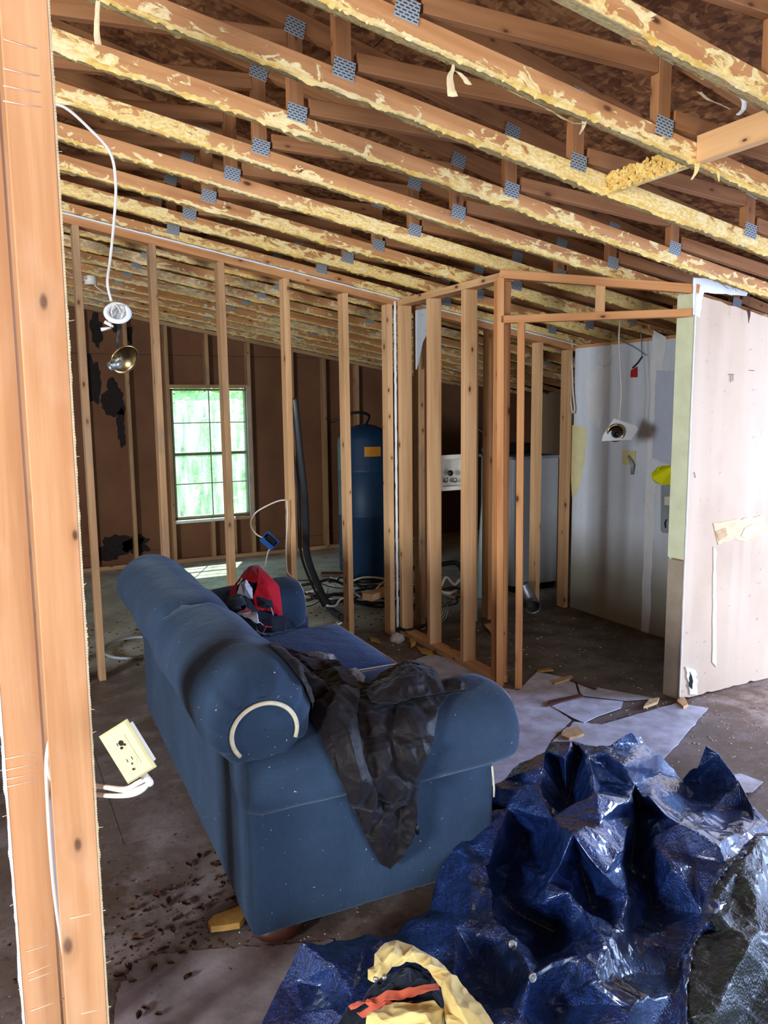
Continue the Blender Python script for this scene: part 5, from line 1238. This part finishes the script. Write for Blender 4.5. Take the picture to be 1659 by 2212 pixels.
# vinyl flooring remnants near the closet doorway
def vin(pts, label_, dz=.003, t=.003, mt='vinyl'):
    P = [onz(*q, dz) for q in pts]; MB().prism([Vector((p.x, p.y, dz)) for p in P], (0, 0, 1), t).build('vinyl_piece', M[mt], floor)
def jag(pts, amp=2.0, n=7, seed=1):
    out = []
    for i, (a, b) in enumerate(zip(pts, pts[1:]+pts[:1])):
        for k in range(n):
            t = k/n; w_ = amp*(0 if k == 0 else 1); out.append((a[0]+(b[0]-a[0])*t+w_*nz(i*3+t*7, seed), a[1]+(b[1]-a[1])*t+.5*w_*nz(t*7, i*2+seed)))
    return out
vin(jag([(880, 1432), (930, 1414), (1000, 1428), (1078, 1486), (1120, 1492), (1160, 1452), (1240, 1468), (1250, 1504), (1186, 1522), (1234, 1556), (1190, 1600), (1160, 1700), (1050, 1700), (960, 1480)], 2.5, 9, seed=1), '', .003)
vin(jag([(1192, 1526), (1250, 1506), (1346, 1516), (1342, 1530), (1290, 1548), (1262, 1562), (1238, 1552)], seed=2), '', .007)
vin(jag([(1244, 1470), (1300, 1488), (1420, 1510), (1350, 1514), (1256, 1503)], seed=3), '', .005)
vin(jag([(1194, 1602), (1240, 1560), (1300, 1566), (1460, 1520), (1530, 1530), (1470, 1600), (1380, 1700), (1200, 1720)], 5, 12, seed=6), '', .004)
vin(jag([(1540, 1680), (1600, 1672), (1648, 1690), (1625, 1712), (1560, 1716)], 3, seed=8), '', .008)
vin(jag([(250, 2150), (290, 2080), (340, 2062), (480, 2048), (600, 2042), (720, 2030), (760, 2060), (640, 2120), (580, 2300), (240, 2300)], 12, 20, seed=11), '', .002, .001, 'vinyl_lit_dirty')  # dirty vinyl remnant; its pale tone also paints in the bluish side light
for i, (pts, mt, lab, cat, dz) in enumerate((([(1192, 1478), (1234, 1464), (1238, 1470), (1198, 1482)], 'chip', 'pale splintered stick on the vinyl by the closet doorway', 'stick', .010),
    ([(1160, 1452), (1190, 1447), (1196, 1452), (1168, 1455)], 'yellowchip', 'yellowish torn flake at the closet threshold', 'debris', .008),
    ([(1236, 1470), (1290, 1490), (1286, 1494), (1232, 1474)], 'brown', 'dark thin lath lying across the vinyl at the closet', 'stick', .009),
    ([(1184, 1520), (1256, 1505), (1260, 1510), (1180, 1530)], 'brown', 'brown torn strip between the vinyl pieces', 'strip', .011),
    ([(1216, 1584), (1248, 1576), (1262, 1592), (1230, 1602), (1212, 1596)], 'chip', 'loose pile of small pale scraps just behind the tarp', 'debris', .012),
    ([(1402, 1518), (1424, 1514), (1420, 1524), (1404, 1530), (1390, 1534)], 'chip', 'pale broken chunk at the edge of the floor gap', 'debris', .014),
    ([(1462, 1520), (1478, 1512), (1486, 1528), (1476, 1534)], 'stud', 'small wood splinter at the foot of the drywall corner', 'stick', .012),
    ([(884, 1392), (894, 1388), (898, 1396), (888, 1402)], 'yellowchip', 'small tan chunk next to the round plaster lump', 'debris', .03),
    ([(900, 1402), (930, 1410), (938, 1420), (910, 1414)], 'yellowchip', 'ragged tan flakes beside the closet side bottom plate', 'debris', .012),
    ([(798, 1380), (816, 1384), (822, 1392), (802, 1388)], 'yellowchip', 'long tan flake behind the sofa seat corner', 'debris', .008),
    ([(1046, 1354), (1070, 1350), (1082, 1360), (1060, 1370)], 'chip', 'curled pale flake on the closet floor', 'debris', .012),
    ([(1320, 1340), (1365, 1332), (1380, 1338), (1340, 1346)], 'debris', 'grey scrap on the closet floor near the white wall', 'debris', .01),
    ([(540, 1256), (560, 1250), (575, 1256), (556, 1262)], 'white', 'white scrap on the far floor beside the window stud', 'debris', .01))):
    q = [onz(a, b, 0) for a, b in jag(pts, 1.2, 3, i+.5)]
    o = MB().prism([Vector((p.x, p.y, .007)) for p in q], (0, 0, 1), dz).build('scrap', M[mt], None, q[0]); tag(o, lab, cat)
lc = onz(858, 1390, 0); m = MB(); P = []
for i in range(13):
    a = PI*i/12; row = []
    for j in range(21):
        b_ = 2*PI*j/20; d = Vector((math.sin(a)*math.cos(b_), math.sin(a)*math.sin(b_), math.cos(a))); k = 1+.25*nz(d.x*1.5+4, d.y*1.5, d.z*1.5)
        row.append(lc+Vector((d.x*.052*k, d.y*.04*k, .036+d.z*.036*k)))
    P.append(row)
grid(m, P); o = m.build('plaster_lump', M['debris'], None, lc); tag(o, 'pale round lump of plaster at the foot of the end stud', 'debris')
# ---- scraps hanging from the trusses
def strip(name, pts, w_, mat, label, cat='scrap', r2=None):
    m = MB(); P = []
    c_ = curve(pts, 6)
    for i, p in enumerate(c_):
        k = w_[0]+(w_[1]-w_[0])*i/(len(c_)-1); tw = .6*nz(i*.25, 3); P.append([p-(_r*math.cos(tw)+_f*math.sin(tw))*k, p+_f*.004, p+(_r*math.cos(tw)+_f*math.sin(tw))*k])
    grid(m, P); o = m.build(name, M[mat], None, pts[0]); s_ = o.modifiers.new('thickness', 'SOLIDIFY'); s_.thickness = .0015; tag(o, label, cat); return o
y1_ = yk(0)-.03
strip('torn_paper', [ony(979, 138, y1_), ony(978, 150, y1_), ony(972, 165, y1_), ony(974, 190, y1_), ony(978, 208, y1_)], (.003, .014), 'paper', 'torn pale paper strip hanging from the truss, folded like a ribbon')
strip('torn_paper', [ony(980, 152, y1_), ony(992, 158, y1_), ony(1004, 170, y1_), ony(1012, 182, y1_)], (.004, .010), 'paper', 'shorter curled end beside the hanging ribbon of paper')
strip('torn_paper', [ony(212, 0, 2.3), ony(210, 30, 2.32), ony(209, 70, 2.34), ony(212, 96, 2.35)], (.006, .009), 'paper', 'long thin paper strip hanging at the upper left near the stud')
strip('torn_paper', [ony(1262, 262, y1_), ony(1260, 275, y1_), ony(1252, 290, y1_)], (.008, .002), 'paper', 'small torn paper wisp under the truss in the upper middle')
strip('torn_paper', [ony(1506, 350, y1_), ony(1504, 370, y1_), ony(1494, 388, y1_)], (.010, .003), 'residue', 'yellow torn wisp hanging beside the cross brace')
strip('torn_paper', [ony(1550, 368, y1_), ony(1552, 380, y1_), ony(1553, 392, y1_)], (.006, .002), 'residue', 'tiny yellow wisp right of the cross brace')
strip('torn_paper', [ony(1622, 590, 2.86), ony(1619, 625, 2.86), ony(1618, 660, 2.86), ony(1617, 672, 2.86)], (.004, .002), 'brown', 'brown pointed strip hanging down the tan drywall')
strip('torn_paper', [ony(1617, 670, 2.86), ony(1618, 682, 2.86), ony(1617, 698, 2.86)], (.012, .001), 'brown', 'brown arrow shaped tip at the end of the hanging strip')
strip('torn_paper', [ony(1510, 198, 1.9), ony(1530, 215, 1.9), ony(1555, 225, 1.9), ony(1576, 235, 1.9)], (.008, .004), 'paper', 'pale crumpled strip above the cross brace under the roof')
strip('torn_paper', [ony(1592, 205, 1.9), ony(1606, 215, 1.9), ony(1606, 235, 1.9), ony(1594, 248, 1.9)], (.008, .008), 'joint', 'white curled strip above the cross brace')
strip('torn_paper', [ony(1098, 194, y1_), ony(1140, 216, y1_-.01), ony(1190, 240, y1_-.005), ony(1228, 262, y1_), ony(1256, 268, y1_)], (.004, .009), 'residue_dull', 'long dull flap of drywall paper peeling under the truss in the upper middle')
# nest of fibres on top of the drywall corner
m = MB(); q = random.Random(11)
for i in range(220):
    px = q.uniform(1545, 1640); c = ony(px, 598+(px-1545)*.22+q.gauss(0, 9), 2.93+q.uniform(-.03, .12)); d = Vector((q.gauss(0, 1), q.gauss(0, .8), q.gauss(0, .6))).normalized()*q.uniform(.015, .06)
    m.tube([c-d, c+Vector((0, 0, q.uniform(-.01, .01))), c+d+Vector((0, 0, -.01))], .0012, 3, caps=False)
o = m.build('nest', M['nest']); tag(o, 'grey brown nest of dry fibres on top of the drywall partition', 'nest', kind='stuff')
